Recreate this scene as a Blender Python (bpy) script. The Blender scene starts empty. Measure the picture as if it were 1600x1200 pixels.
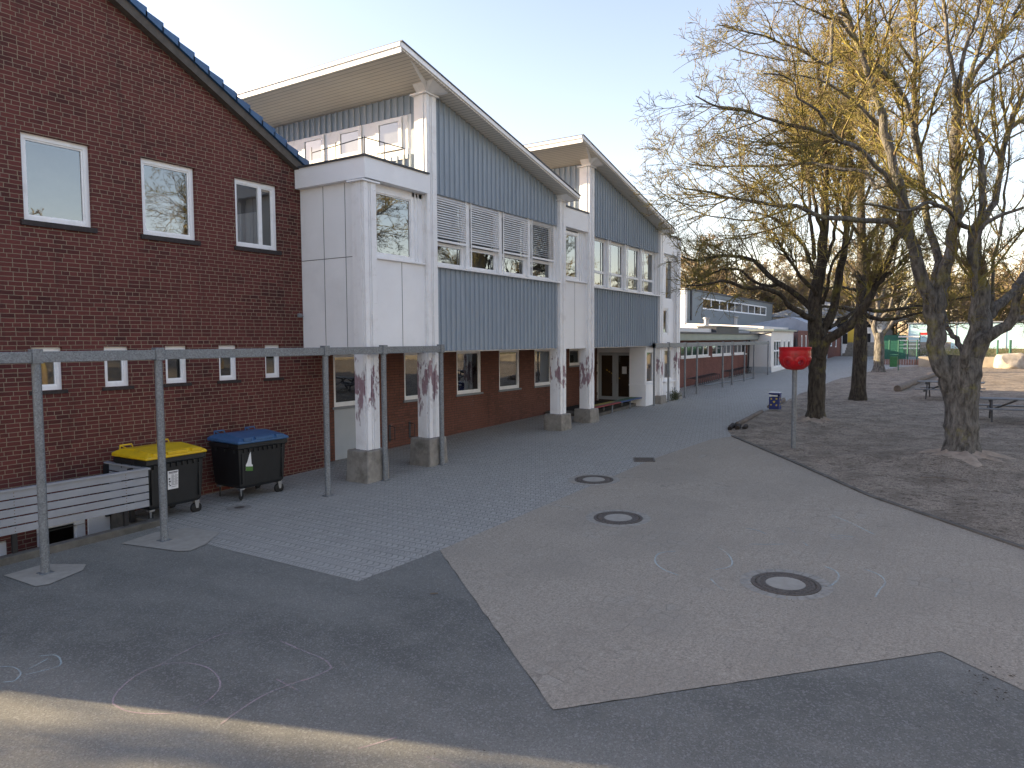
import bpy, bmesh, math, random
import numpy as np
from mathutils import Matrix, Vector, noise as mnoise

scene = bpy.context.scene
C = scene.collection
rad = math.radians

# ------------------------------------------------------------------ camera
YAW, PITCH, ROLL = 0.572988, 0.0602242, -0.00571789      # yaw is left of +X
CAM = Vector((0.0, 0.0, 3.4))
fw = Vector((math.cos(YAW) * math.cos(PITCH), math.sin(YAW) * math.cos(PITCH), -math.sin(PITCH)))
rt = Vector((math.sin(YAW), -math.cos(YAW), 0.0))
up = rt.cross(fw)
r2 = math.cos(ROLL) * rt + math.sin(ROLL) * up
u2 = -math.sin(ROLL) * rt + math.cos(ROLL) * up
cd = bpy.data.cameras.new('camera')
cam = bpy.data.objects.new('camera', cd)
C.objects.link(cam)
cam.matrix_world = Matrix(((r2.x, u2.x, -fw.x, CAM.x), (r2.y, u2.y, -fw.y, CAM.y),
                           (r2.z, u2.z, -fw.z, CAM.z), (0, 0, 0, 1)))
cd.sensor_width = 36.0
cd.lens = 25.248
cd.clip_start = 0.05
cd.clip_end = 2000.0
scene.camera = cam

# ------------------------------------------------------------------ light
SUN_EL, SUN_AZ = 14.0, -19.1                # azimuth clockwise from +Y
world = bpy.data.worlds.new('World')
scene.world = world
world.use_nodes = True
wn = world.node_tree
wn.nodes.clear()
wo = wn.nodes.new('ShaderNodeOutputWorld')
bg = wn.nodes.new('ShaderNodeBackground')
sky = wn.nodes.new('ShaderNodeTexSky')
sky.sky_type = 'NISHITA'
sky.sun_disc = False
sky.sun_elevation = rad(SUN_EL)
sky.sun_rotation = rad(SUN_AZ)
sky.air_density = 1.0
sky.dust_density = 0.7
sky.ozone_density = 2.2
bg.inputs['Strength'].default_value = 0.065
wb = wn.nodes.new('ShaderNodeMix'); wb.data_type = 'RGBA'; wb.blend_type = 'MULTIPLY'
wb.inputs[0].default_value = 1.0
wb.inputs[7].default_value = (1.34, 0.965, 0.82, 1.0)         # camera white balance for open shade
wn.links.new(sky.outputs[0], wb.inputs[6])
wn.links.new(wb.outputs[2], bg.inputs[0])
wn.links.new(bg.outputs[0], wo.inputs[0])

sl = bpy.data.lights.new('sun', 'SUN')
sl.energy = 2.2
sl.angle = rad(0.5)
sl.color = (1.0, 0.79, 0.50)
sun = bpy.data.objects.new('sun', sl)
C.objects.link(sun)
sd = Vector((math.sin(rad(SUN_AZ)) * math.cos(rad(SUN_EL)), math.cos(rad(SUN_AZ)) * math.cos(rad(SUN_EL)), math.sin(rad(SUN_EL))))
sun.rotation_euler = sd.to_track_quat('Z', 'Y').to_euler()
sun.location = (-20, 40, 40)

vs = scene.view_settings
vs.view_transform = 'Standard'
vs.look = 'None'
vs.gamma = 1.0
vs.exposure = 3.0
vs.use_curve_mapping = False

S = 0.023                                    # the yard rises gently along +X
def gz(x):
    return S * max(-15.0, min(75.0, x))

# ------------------------------------------------------------------ materials
class NT:
    def __init__(s, name):
        s.m = bpy.data.materials.new(name)
        s.m.use_nodes = True
        s.t = s.m.node_tree
        s.t.nodes.clear()
        s.out = s.t.nodes.new('ShaderNodeOutputMaterial')
        s.b = s.n('ShaderNodeBsdfPrincipled')
        s.t.links.new(s.b.outputs[0], s.out.inputs[0])
        s.co = s.n('ShaderNodeTexCoord').outputs['Object']
    def n(s, kind, **kw):
        x = s.t.nodes.new(kind)
        for k, v in kw.items():
            setattr(x, k, v)
        return x
    def link(s, a, b):
        s.t.links.new(a, b)
    def setin(s, node, key, v):
        if hasattr(v, 'is_output') or isinstance(v, bpy.types.NodeSocket):
            s.link(v, node.inputs[key])
        else:
            if isinstance(v, tuple) and len(v) == 3 and node.inputs[key].type == 'RGBA':
                v = v + (1,)
            node.inputs[key].default_value = v
    def scaled(s, sx, sy=None, sz=None, co=None):
        mp = s.n('ShaderNodeMapping')
        s.link(co or s.co, mp.inputs[0])
        mp.inputs['Scale'].default_value = (sx, sy if sy is not None else sx, sz if sz is not None else sx)
        return mp.outputs[0]
    def noise(s, scale, detail=4, rough=0.55, co=None, dist=0.0):
        x = s.n('ShaderNodeTexNoise')
        s.link(co or s.co, x.inputs['Vector'])
        x.inputs['Scale'].default_value = scale
        x.inputs['Detail'].default_value = detail
        x.inputs['Roughness'].default_value = rough
        x.inputs['Distortion'].default_value = dist
        return x.outputs['Fac']
    def voro(s, scale, feature='F1', out='Distance', co=None, rnd=1.0):
        x = s.n('ShaderNodeTexVoronoi', feature=feature)
        s.link(co or s.co, x.inputs['Vector'])
        x.inputs['Scale'].default_value = scale
        x.inputs['Randomness'].default_value = rnd
        return x.outputs[out]
    def ramp(s, fac, *stops, interp='LINEAR'):
        x = s.n('ShaderNodeValToRGB')
        x.color_ramp.interpolation = interp
        s.link(fac, x.inputs[0])
        e = x.color_ramp.elements
        while len(e) < len(stops):
            e.new(0.5)
        for i, (p, c) in enumerate(stops):
            e[i].position = p
            if isinstance(c, (int, float)):
                c = (c, c, c)
            e[i].color = tuple(c) + (1,)
        return x.outputs[0]
    def mix(s, fac, a, b, mode='MIX'):
        x = s.n('ShaderNodeMix', data_type='RGBA', blend_type=mode)
        s.setin(x, 0, fac)
        for k, v in ((6, a), (7, b)):
            if isinstance(v, (int, float)):
                v = (v, v, v)
            s.setin(x, k, v)
        return x.outputs[2]
    def math(s, op, a, b=0.0, c=None):
        x = s.n('ShaderNodeMath', operation=op)
        s.setin(x, 0, a); s.setin(x, 1, b)
        if c is not None:
            s.setin(x, 2, c)
        return x.outputs[0]
    def sep(s, co=None):
        x = s.n('ShaderNodeSeparateXYZ'); s.link(co or s.co, x.inputs[0]); return x.outputs
    def comb(s, a, b, c=0.0):
        x = s.n('ShaderNodeCombineXYZ')
        s.setin(x, 0, a); s.setin(x, 1, b); s.setin(x, 2, c)
        return x.outputs[0]
    def bump(s, h, strength=0.3, dist=0.01, normal=None):
        x = s.n('ShaderNodeBump')
        s.link(h, x.inputs['Height'])
        x.inputs['Strength'].default_value = strength
        x.inputs['Distance'].default_value = dist
        if normal is not None:
            s.link(normal, x.inputs['Normal'])
        return x.outputs[0]
    def fin(s, color, rough=0.7, normal=None, spec=0.4, metal=0.0):
        s.setin(s.b, 'Base Color', color)
        s.setin(s.b, 'Roughness', rough)
        s.b.inputs['Specular IOR Level'].default_value = spec
        s.b.inputs['Metallic'].default_value = metal
        if normal is not None:
            s.link(normal, s.b.inputs['Normal'])
        return s.m

def plain(name, col, rough=0.6, var=0.12, scale=6.0, bump=0.15, spec=0.4, metal=0.0, dirt=None):
    m = NT(name)
    n1 = m.noise(scale, 5, 0.6)
    n2 = m.noise(scale * 9, 3, 0.6)
    d = tuple(c * (1 - var * 1.6) for c in col)
    l = tuple(min(1, c * (1 + var)) for c in col)
    c = m.mix(m.ramp(n1, (0.3, 0), (0.7, 1)), d, l)
    c = m.mix(0.25, c, m.mix(n2, d, l))
    if dirt:
        c = m.mix(m.math('MULTIPLY', m.ramp(m.noise(scale * 0.6, 6, 0.7), (0.52, 0), (0.75, 1)), dirt[3]), c, dirt[:3])
    return m.fin(c, rough, m.bump(n2, bump, 0.004) if bump else None, spec, metal)

def brick_mat(name, axis, c1, c2, mortar, bw=0.215, rh=0.0765, rot=False):
    m = NT(name)
    x, y, z = m.sep()
    h = {'x': x, 'y': y}[axis]
    v = m.comb(h, z, 0.0)
    b = m.n('ShaderNodeTexBrick', offset=0.37, offset_frequency=3, squash=0.62, squash_frequency=4)
    # slight waviness so the courses are not ruler straight
    wob = m.n('ShaderNodeVectorMath', operation='ADD')
    m.link(v, wob.inputs[0])
    nz = m.n('ShaderNodeTexNoise'); m.link(v, nz.inputs['Vector']); nz.inputs['Scale'].default_value = 7.0
    sub = m.n('ShaderNodeVectorMath', operation='SUBTRACT'); m.link(nz.outputs['Color'], sub.inputs[0]); sub.inputs[1].default_value = (0.5, 0.5, 0.5)
    sc = m.n('ShaderNodeVectorMath', operation='SCALE'); m.link(sub.outputs[0], sc.inputs[0]); sc.inputs['Scale'].default_value = 0.014
    m.link(sc.outputs[0], wob.inputs[1])
    m.link(wob.outputs[0], b.inputs['Vector'])
    b.inputs['Scale'].default_value = 1.0
    b.inputs['Brick Width'].default_value = bw
    b.inputs['Row Height'].default_value = rh
    b.inputs['Mortar Size'].default_value = 0.0062
    b.inputs['Mortar Smooth'].default_value = 0.25
    b.inputs['Bias'].default_value = 0.0
    b.inputs['Color1'].default_value = (0, 0, 0, 1)
    b.inputs['Color2'].default_value = (1, 1, 1, 1)
    b.inputs['Mortar'].default_value = (0.5, 0.5, 0.5, 1)
    # per-brick tone, plus patches of redder and darker firing
    tone = m.ramp(b.outputs['Color'], (0.0, c1), (0.35, tuple(a * 0.5 + d * 0.5 for a, d in zip(c1, c2))), (0.7, c2), (1.0, (c2[0] * 1.3, c2[1] * 1.25, c2[2] * 1.3)))
    tone = m.mix(m.ramp(m.noise(0.55, 4, 0.6, v), (0.40, 0), (0.62, 0.85)), tone, tuple(a * 1.3 for a in c2))
    tone = m.mix(0.4, tone, m.ramp(m.noise(38, 4, 0.7, v), (0.25, c1), (0.75, c2)))
    mort = m.mix(m.noise(1.3, 5, 0.6, v), tuple(a * 0.5 for a in mortar), mortar)
    col = m.mix(b.outputs['Fac'], tone, mort)
    # lime bloom
    col = m.mix(m.ramp(m.noise(1.7, 8, 0.75, v), (0.66, 0), (0.8, 0.3)), col, (0.33, 0.3, 0.28))
    # chalky smears low on the wall, damp dark streaks running down
    low = m.math('MULTIPLY', m.math('GREATER_THAN', z, 0.75), m.math('LESS_THAN', z, 1.5))
    sm = m.ramp(m.noise(2.4, 9, 0.85, m.scaled(1, 1, 2.2, v)), (0.60, 0), (0.66, 0.6))
    col = m.mix(m.math('MULTIPLY', sm, low), col, (0.36, 0.33, 0.31))
    st = m.ramp(m.noise(1.1, 6, 0.7, m.scaled(2.5, 0.16, 1, v)), (0.55, 0), (0.72, 0.45))
    col = m.mix(st, col, (0.03, 0.019, 0.017))
    h1 = m.math('SUBTRACT', 1.0, b.outputs['Fac'])
    h2 = m.math('MULTIPLY_ADD', m.noise(60, 4, 0.6, v), 0.35, h1)
    return m.fin(col, 0.8, m.bump(h2, 0.75, 0.012), 0.3)

MT = {}
MT['brick'] = brick_mat('brick_dark_red', 'x', (0.038, 0.012, 0.012), (0.128, 0.036, 0.030), (0.33, 0.265, 0.19))
MT['brick_y'] = brick_mat('brick_dark_red_side', 'y', (0.040, 0.017, 0.017), (0.115, 0.037, 0.031), (0.20, 0.165, 0.135))
MT['brick2'] = brick_mat('brick_brown', 'x', (0.10, 0.042, 0.030), (0.165, 0.068, 0.046), (0.10, 0.07, 0.055))
MT['brick2y'] = brick_mat('brick_brown_side', 'y', (0.10, 0.042, 0.030), (0.165, 0.068, 0.046), (0.10, 0.07, 0.055))
MT['brick3'] = brick_mat('brick_pink_far', 'x', (0.12, 0.045, 0.036), (0.18, 0.07, 0.055), (0.15, 0.10, 0.085))
MT['white'] = plain('white_panel', (0.88, 0.88, 0.885), 0.55, 0.03, 1.3, 0.03, dirt=(0.70, 0.70, 0.70, 0.4))
MT['frame'] = plain('white_window_frame', (0.88, 0.88, 0.88), 0.4, 0.04, 4, 0.03, dirt=(0.45, 0.43, 0.4, 0.4))
MT['grey_w'] = plain('grey_white_panel', (0.42, 0.45, 0.47), 0.5, 0.05, 2, 0.03)
MT['cap'] = plain('dark_flashing', (0.05, 0.055, 0.065), 0.5, 0.2)
MT['roofdark'] = plain('dark_roof_sheet', (0.06, 0.07, 0.10), 0.6, 0.2)
MT['concrete'] = plain('weathered_concrete', (0.27, 0.25, 0.22), 0.9, 0.22, 5, 0.5, dirt=(0.10, 0.09, 0.07, 0.8))
MT['concrete_dark'] = plain('dirty_concrete', (0.13, 0.12, 0.105), 0.9, 0.3, 4, 0.6, dirt=(0.05, 0.05, 0.04, 0.8))
MT['patch'] = plain('cast_concrete_patch', (0.34, 0.315, 0.27), 0.9, 0.12, 7, 0.4)
MT['dark'] = plain('dark_interior', (0.018, 0.018, 0.02), 0.9, 0.2, 3, 0)
MT['black'] = plain('black_paint', (0.015, 0.015, 0.017), 0.5, 0.2, 5, 0)
MT['room'] = plain('dim_room_wall', (0.16, 0.17, 0.18), 0.9, 0.2, 1.0, 0)
MT['curtain'] = plain('pale_curtain', (0.55, 0.56, 0.56), 0.9, 0.08, 3, 0.1)
MT['barge'] = plain('grey_barge_board', (0.10, 0.088, 0.078), 0.85, 0.2, 8, 0.3)
MT['sill'] = plain('dark_brick_sill', (0.035, 0.027, 0.026), 0.7, 0.35, 18, 0.4)
MT['sillm'] = plain('grey_metal_sill', (0.22, 0.24, 0.26), 0.5, 0.1)
MT['plastic_black'] = plain('black_plastic', (0.013, 0.0145, 0.016), 0.45, 0.2, 5, 0.1)
MT['lid_yellow'] = plain('yellow_plastic', (0.68, 0.44, 0.012), 0.4, 0.08, 6, 0.1, dirt=(0.30, 0.22, 0.03, 0.6))
MT['lid_blue'] = plain('blue_plastic', (0.045, 0.115, 0.24), 0.45, 0.1, 6, 0.1)
MT['paper'] = plain('white_label', (0.7, 0.7, 0.7), 0.5, 0.04)
MT['ink'] = plain('dark_ink', (0.06, 0.06, 0.08), 0.6, 0.05, 3, 0)
MT['green_ink'] = plain('green_ink', (0.08, 0.19, 0.04), 0.6, 0.05, 3, 0)
MT['metal'] = plain('zinc_metal', (0.30, 0.31, 0.32), 0.45, 0.12, 8, 0.1, metal=0.6)
MT['rubber'] = plain('black_rubber', (0.012, 0.012, 0.012), 0.7, 0.1)
MT['red'] = plain('red_plastic', (0.50, 0.012, 0.018), 0.35, 0.08, 5, 0.05, dirt=(0.22, 0.045, 0.035, 0.7))
MT['eu_blue'] = plain('blue_enamel', (0.015, 0.03, 0.16), 0.4, 0.1)
MT['star'] = plain('yellow_star_paint', (0.65, 0.50, 0.03), 0.5, 0.04)
MT['table'] = plain('dark_table_wood', (0.085, 0.085, 0.09), 0.8, 0.3, 5, 0.4)
MT['tabletop'] = plain('weathered_table_top', (0.18, 0.185, 0.19), 0.75, 0.25, 5, 0.4)
MT['log'] = plain('weathered_log', (0.16, 0.13, 0.105), 0.9, 0.3, 7, 0.8)
MT['logend'] = plain('dark_log', (0.035, 0.028, 0.024), 0.95, 0.4, 9, 0.8)
MT['rock'] = plain('sandstone_boulder', (0.40, 0.35, 0.29), 0.9, 0.2, 3, 0.8)
MT['green'] = plain('green_enamel', (0.04, 0.16, 0.06), 0.5, 0.15)
MT['green_dark'] = plain('dark_green_metal', (0.02, 0.11, 0.075), 0.5, 0.15)
MT['b_yel'] = plain('faded_yellow_plank', (0.33, 0.27, 0.06), 0.7, 0.2, 9, 0.3)
MT['b_red'] = plain('faded_red_plank', (0.28, 0.045, 0.045), 0.7, 0.2, 9, 0.3)
MT['b_pink'] = plain('dull_pink_plank', (0.20, 0.12, 0.12), 0.7, 0.2, 9, 0.3)
MT['b_green'] = plain('faded_green_plank', (0.07, 0.13, 0.085), 0.7, 0.2, 9, 0.3)
MT['b_blue'] = plain('faded_blue_plank', (0.04, 0.08, 0.20), 0.7, 0.2, 9, 0.3)
MT['turq'] = plain('pale_turquoise_glazing', (0.50, 0.72, 0.78), 0.4, 0.12, 1.2, 0)
MT['retain'] = plain('retaining_wall_concrete', (0.38, 0.33, 0.26), 0.9, 0.15, 2, 0.4)
MT['hall_grey'] = plain('grey_sheet_cladding', (0.17, 0.19, 0.20), 0.6, 0.05, 1, 0)
MT['hall_white'] = plain('white_render', (0.72, 0.70, 0.67), 0.7, 0.04, 1, 0.05)
MT['eave_glass'] = plain('pale_translucent_sheet', (0.22, 0.25, 0.24), 0.3, 0.12, 2, 0)
MT['slate'] = plain('blue_grey_roof_sheet', (0.26, 0.29, 0.34), 0.5, 0.12, 2, 0.1)
MT['signred'] = plain('red_banner', (0.55, 0.03, 0.03), 0.6, 0.05)
MT['signyel'] = plain('yellow_banner', (0.6, 0.42, 0.06), 0.6, 0.05)
MT['mat'] = plain('rubber_doormat', (0.02, 0.02, 0.02), 0.95, 0.3, 12, 0.3)
MT['rack'] = plain('dark_steel_rack', (0.05, 0.05, 0.055), 0.6, 0.1)

def galvanised():
    m = NT('galvanised_steel')
    v = m.voro(55, 'F1', 'Color')
    g = m.n('ShaderNodeRGBToBW'); m.link(v, g.inputs[0])
    c = m.ramp(g.outputs[0], (0.1, (0.14, 0.152, 0.165)), (0.9, (0.25, 0.268, 0.285)))
    c = m.mix(m.ramp(m.noise(3, 6, 0.7), (0.5, 0), (0.8, 0.6)), c, (0.13, 0.14, 0.145))
    c = m.mix(m.ramp(m.noise(2.1, 7, 0.75, m.scaled(6, 6, 1.2)), (0.68, 0), (0.74, 0.8)), c, (0.16, 0.075, 0.03))
    return m.fin(c, 0.5, m.bump(g.outputs[0], 0.1, 0.002), 0.5, 0.35)
MT['galv'] = galvanised()

def cladding():
    m = NT('blue_grey_metal_cladding')
    x, y, z = m.sep()
    n = m.noise(2.2, 5, 0.6, m.scaled(3.5, 3.5, 0.25))
    c = m.mix(m.ramp(n, (0.3, 0), (0.7, 1)), (0.28, 0.33, 0.38), (0.345, 0.395, 0.45))
    c = m.mix(m.ramp(m.noise(9, 5, 0.7, m.scaled(1, 1, 0.12)), (0.55, 0), (0.8, 0.45)), c, (0.25, 0.29, 0.33))
    return m.fin(c, 0.5, m.bump(m.noise(1.5, 2), 0.1, 0.02), 0.4)
MT['clad'] = cladding()

def soffit():
    m = NT('cream_soffit_boards')
    x, y, z = m.sep()
    w = m.math('FRACT', m.math('MULTIPLY', x, 9.0))
    line = m.ramp(w, (0.0, 0.35), (0.07, 0.35), (0.12, 1.0), (0.97, 1.0), (1.0, 0.35))
    c = m.mix(m.noise(1.5, 4), (0.66, 0.61, 0.53), (0.76, 0.72, 0.64))
    c = m.mix(1.0, c, line, 'MULTIPLY')
    return m.fin(c, 0.6, m.bump(line, 0.5, 0.008))
MT['soffit'] = soffit()

def tile_blue():
    m = NT('blue_glazed_tiles')
    c = m.mix(m.noise(6, 4), (0.012, 0.05, 0.13), (0.025, 0.11, 0.26))
    return m.fin(c, 0.35, m.bump(m.noise(20, 3), 0.2, 0.01), 0.5)
MT['tile'] = tile_blue()

def peeling(hi, lo, name, amt):
    """white steel paint that peels off to maroon primer near the ground"""
    m = NT(name)
    x, y, z = m.sep()
    n = m.noise(2.6, 7, 0.62, m.scaled(2.6, 2.6, 0.8), 0.4)
    grad = m.math('MULTIPLY', m.math('SUBTRACT', 1.0, m.math('ABSOLUTE', m.math('SUBTRACT', m.math('DIVIDE', m.math('SUBTRACT', z, lo), hi - lo), 0.5))), 1.0)
    inside = m.math('MULTIPLY', m.math('GREATER_THAN', z, lo), m.math('LESS_THAN', z, hi))
    mask = m.ramp(m.math('MULTIPLY', n, grad), (amt, 0), (amt + 0.012, 1))
    edge = m.ramp(m.math('MULTIPLY', n, grad), (amt - 0.03, 0), (amt - 0.008, 1))
    mask = m.math('MULTIPLY', mask, inside)
    edge = m.math('MULTIPLY', edge, inside)
    base = m.mix(m.ramp(m.noise(3, 6, 0.7), (0.5, 0), (0.8, 1)), (0.87, 0.865, 0.865), (0.72, 0.70, 0.69))
    prim = m.mix(m.noise(14, 5), (0.24, 0.12, 0.14), (0.44, 0.34, 0.37))
    c = m.mix(edge, base, (0.62, 0.60, 0.60))
    c = m.mix(mask, c, prim)
    h = m.math('SUBTRACT', 1.0, mask)
    return m.fin(c, 0.55, m.bump(h, 0.6, 0.006))
MT['peel'] = peeling(3.95, 0.9, 'peeling_white_steel_paint', 0.47)
MT['peel2'] = peeling(3.6, 1.0, 'lightly_peeling_steel_paint', 0.475)

def glass(name, refl=0.4, tint=0.55, rough=0.01, wav=0.0):
    m = NT(name)
    m.t.nodes.remove(m.b)
    g = m.n('ShaderNodeBsdfGlossy'); g.inputs['Roughness'].default_value = rough
    g.inputs['Color'].default_value = (0.93, 0.97, 0.98, 1)
    t = m.n('ShaderNodeBsdfTransparent'); t.inputs['Color'].default_value = (tint, tint, tint, 1)
    lw = m.n('ShaderNodeLayerWeight'); lw.inputs['Blend'].default_value = 0.25
    f = m.math('MINIMUM', m.math('MULTIPLY_ADD', lw.outputs['Facing'], 0.40, refl - 0.10), 1.0)
    mx = m.n('ShaderNodeMixShader')
    m.link(f, mx.inputs[0]); m.link(t.outputs[0], mx.inputs[1]); m.link(g.outputs[0], mx.inputs[2])
    m.link(mx.outputs[0], m.out.inputs[0])
    b = m.bump(m.noise(1.7, 2), 0.05 + wav, 0.03)
    m.link(b, g.inputs['Normal'])
    return m.m
MT['glass'] = glass('window_glass', 0.23, 0.6)
MT['glass_lo'] = glass('door_glass', 0.12, 0.5)

def bark(name, lichen, ca, cb, sc=1.0):
    m = NT(name)
    v = m.scaled(7 * sc, 7 * sc, 2.2 * sc)
    n = m.noise(1.6, 8, 0.7, v)
    c = m.mix(m.ramp(n, (0.35, 0), (0.65, 1)), ca, cb)
    li = m.ramp(m.noise(1.3 if sc <= 1 else 4.5, 7, 0.68), (0.55 - lichen * 0.25, 0), (0.68 - lichen * 0.25, 1))
    c = m.mix(m.math('MULTIPLY', li, min(1.0, 0.55 + lichen * 0.4)), c, (0.28, 0.25, 0.05))
    c = m.mix(m.ramp(m.voro(26, 'F1'), (0.0, 0.0), (0.12, 0.0), (0.121, 0.0), (1, 0)), c, c)
    vor = m.voro(1.5, 'DISTANCE_TO_EDGE', 'Distance', v)
    h = m.math('ADD', n, m.math('MULTIPLY', m.ramp(vor, (0, 0), (0.12, 1)), 0.5))
    return m.fin(c, 0.9, m.bump(h, 0.8, 0.03), 0.2)
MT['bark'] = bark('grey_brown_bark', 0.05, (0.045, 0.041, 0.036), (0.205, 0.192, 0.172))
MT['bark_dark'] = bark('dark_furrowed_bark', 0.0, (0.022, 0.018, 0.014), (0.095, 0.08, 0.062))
MT['twig'] = bark('lichen_covered_twigs', 0.5, (0.105, 0.075, 0.048), (0.235, 0.18, 0.115), 2.0)
MT['twig_far'] = bark('brown_far_twigs', 0.25, (0.15, 0.115, 0.08), (0.27, 0.21, 0.145), 1.0)

# ------------------------------------------------------------------ ground materials
def asphalt():
    m = NT('worn_asphalt')
    sp = m.noise(75, 4, 0.85)
    sp2 = m.voro(62, 'F1', 'Color')
    g = m.n('ShaderNodeRGBToBW'); m.link(sp2, g.inputs[0])
    big = m.noise(0.35, 6, 0.6, m.scaled(1, 0.35, 1))
    med = m.noise(2.4, 6, 0.65)
    c = m.mix(m.ramp(big, (0.40, 0), (0.60, 1)), (0.128, 0.126, 0.112), (0.225, 0.218, 0.190))
    c = m.mix(m.ramp(med, (0.45, 0), (0.75, 0.5)), c, (0.235, 0.226, 0.195))
    c = m.mix(m.ramp(g.outputs[0], (0.60, 0), (0.85, 0.34)), c, (0.40, 0.39, 0.37))
    c = m.mix(m.ramp(sp, (0.34, 0.7), (0.5, 0)), c, (0.05, 0.05, 0.052))
    h = m.math('ADD', g.outputs[0], sp)
    return m.fin(c, 0.85, m.bump(h, 0.55, 0.008), 0.3)
MT['asphalt'] = asphalt()

def zigzag_paving():
    m = NT('zigzag_concrete_paving')
    x, y, z = m.sep()
    tri = m.math('PINGPONG', x, 0.10)
    yy = m.math('MULTIPLY_ADD', tri, 0.62, y)
    v = m.comb(yy, x, 0.0)
    b = m.n('ShaderNodeTexBrick', offset=0.5, offset_frequency=2)
    m.link(v, b.inputs['Vector'])
    b.inputs['Scale'].default_value = 1.0
    b.inputs['Brick Width'].default_value = 0.12
    b.inputs['Row Height'].default_value = 0.20
    b.inputs['Mortar Size'].default_value = 0.006
    b.inputs['Mortar Smooth'].default_value = 0.4
    b.inputs['Color1'].default_value = (0.37, 0.35, 0.30, 1)
    b.inputs['Color2'].default_value = (0.44, 0.415, 0.36, 1)
    b.inputs['Mortar'].default_value = (0.06, 0.056, 0.052, 1)
    c = b.outputs['Color']
    c = m.mix(m.ramp(m.noise(0.5, 6, 0.6), (0.45, 0), (0.7, 0.6)), c, (0.405, 0.38, 0.33))
    c = m.mix(m.ramp(m.noise(0.9, 7, 0.7), (0.58, 0), (0.78, 0.4)), c, (0.12, 0.112, 0.105))
    zz = m.math('FRACT', m.math('DIVIDE', yy, 0.12))
    zl = m.ramp(zz, (0.0, 0.36), (0.10, 0.36), (0.22, 0), (1, 0))
    c = m.mix(zl, c, (0.075, 0.067, 0.058))
    c = m.mix(0.3, c, m.ramp(m.noise(60, 4, 0.85), (0.3, 0.09), (0.7, 0.36)))
    h = m.math('SUBTRACT', 1.0, b.outputs['Fac'])
    h = m.math('MULTIPLY_ADD', m.noise(60, 4, 0.7), 0.4, h)
    return m.fin(c, 0.85, m.bump(h, 0.5, 0.006), 0.3)
MT['zigzag'] = zigzag_paving()

def brown_paving():
    m = NT('sandy_brown_paving')
    cells = m.voro(5.2, 'DISTANCE_TO_EDGE', 'Distance', None, 0.45)
    cc = m.voro(5.2, 'F1', 'Color', None, 0.45)
    g = m.n('ShaderNodeRGBToBW'); m.link(cc, g.inputs[0])
    sandy = m.noise(0.55, 7, 0.62)
    sand = m.mix(m.ramp(m.noise(34, 6, 0.85), (0.35, 0), (0.65, 1)), (0.21, 0.182, 0.145), (0.50, 0.435, 0.35))
    stone = m.mix(g.outputs[0], (0.29, 0.27, 0.228), (0.40, 0.375, 0.32))
    joint = m.ramp(cells, (0.0, 0), (0.035, 0), (0.06, 1))
    stonec = m.mix(joint, (0.085, 0.074, 0.064), stone)
    cover = m.ramp(m.noise(2.3, 7, 0.72), (0.40, 0), (0.56, 1))
    c = m.mix(m.math('MULTIPLY', m.ramp(m.noise(0.8, 5, 0.6), (0.54, 0.0), (0.74, 0.6)), m.ramp(g.outputs[0], (0.45, 0), (0.6, 1))), sand, stonec)
    c = m.mix(m.math('MULTIPLY', m.math('SUBTRACT', 1.0, joint), 0.09), c, (0.075, 0.065, 0.056))
    c = m.mix(m.ramp(sandy, (0.42, 0), (0.62, 0.45)), c, (0.265, 0.235, 0.192))
    c = m.mix(m.ramp(m.noise(80, 4, 0.85), (0.33, 0.8), (0.43, 0)), c, (0.04, 0.035, 0.03))
    v2 = m.voro(48, 'F1', 'Distance')
    peb = m.ramp(v2, (0.0, 1), (0.11, 1), (0.16, 0))
    c = m.mix(m.math('MULTIPLY', peb, m.ramp(m.noise(9, 3), (0.5, 0), (0.7, 0.75))), c, (0.44, 0.41, 0.37))
    h = m.math('ADD', m.noise(90, 5, 0.8), m.math('MULTIPLY', joint, 0.25))
    return m.fin(c, 0.9, m.bump(h, 0.6, 0.01), 0.25)
MT['brownpave'] = brown_paving()

def sand():
    m = NT('trampled_sand')
    n1 = m.noise(1.4, 8, 0.7)
    n2 = m.noise(26, 6, 0.75)
    fp = m.voro(3.4, 'SMOOTH_F1', 'Distance')
    c = m.mix(m.ramp(n2, (0.38, 0), (0.62, 1)), (0.18, 0.148, 0.115), (0.46, 0.385, 0.305))
    c = m.mix(m.ramp(n1, (0.38, 0.75), (0.6, 0)), c, (0.155, 0.128, 0.1))
    deb = m.ramp(m.noise(11, 6, 0.88, m.scaled(1, 0.6, 1)), (0.40, 1), (0.47, 0))
    c = m.mix(m.math('MULTIPLY', deb, m.ramp(n1, (0.35, 1.0), (0.65, 0.6))), c, (0.04, 0.03, 0.022))
    h = m.math('MULTIPLY_ADD', fp, 1.5, n2)
    return m.fin(c, 0.95, m.bump(h, 0.9, 0.03), 0.15)
MT['sand'] = sand()
MT['soil'] = plain('bare_soil', (0.13, 0.115, 0.08), 0.95, 0.3, 1.5, 0.5)
def grassm():
    m = NT('dry_grass')
    c = m.mix(m.noise(3, 6, 0.7), (0.13, 0.11, 0.05), (0.27, 0.22, 0.12))
    return m.fin(c, 0.95, m.bump(m.noise(20, 5, 0.8), 0.8, 0.05), 0.1)
MT['grass'] = grassm()
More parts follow.
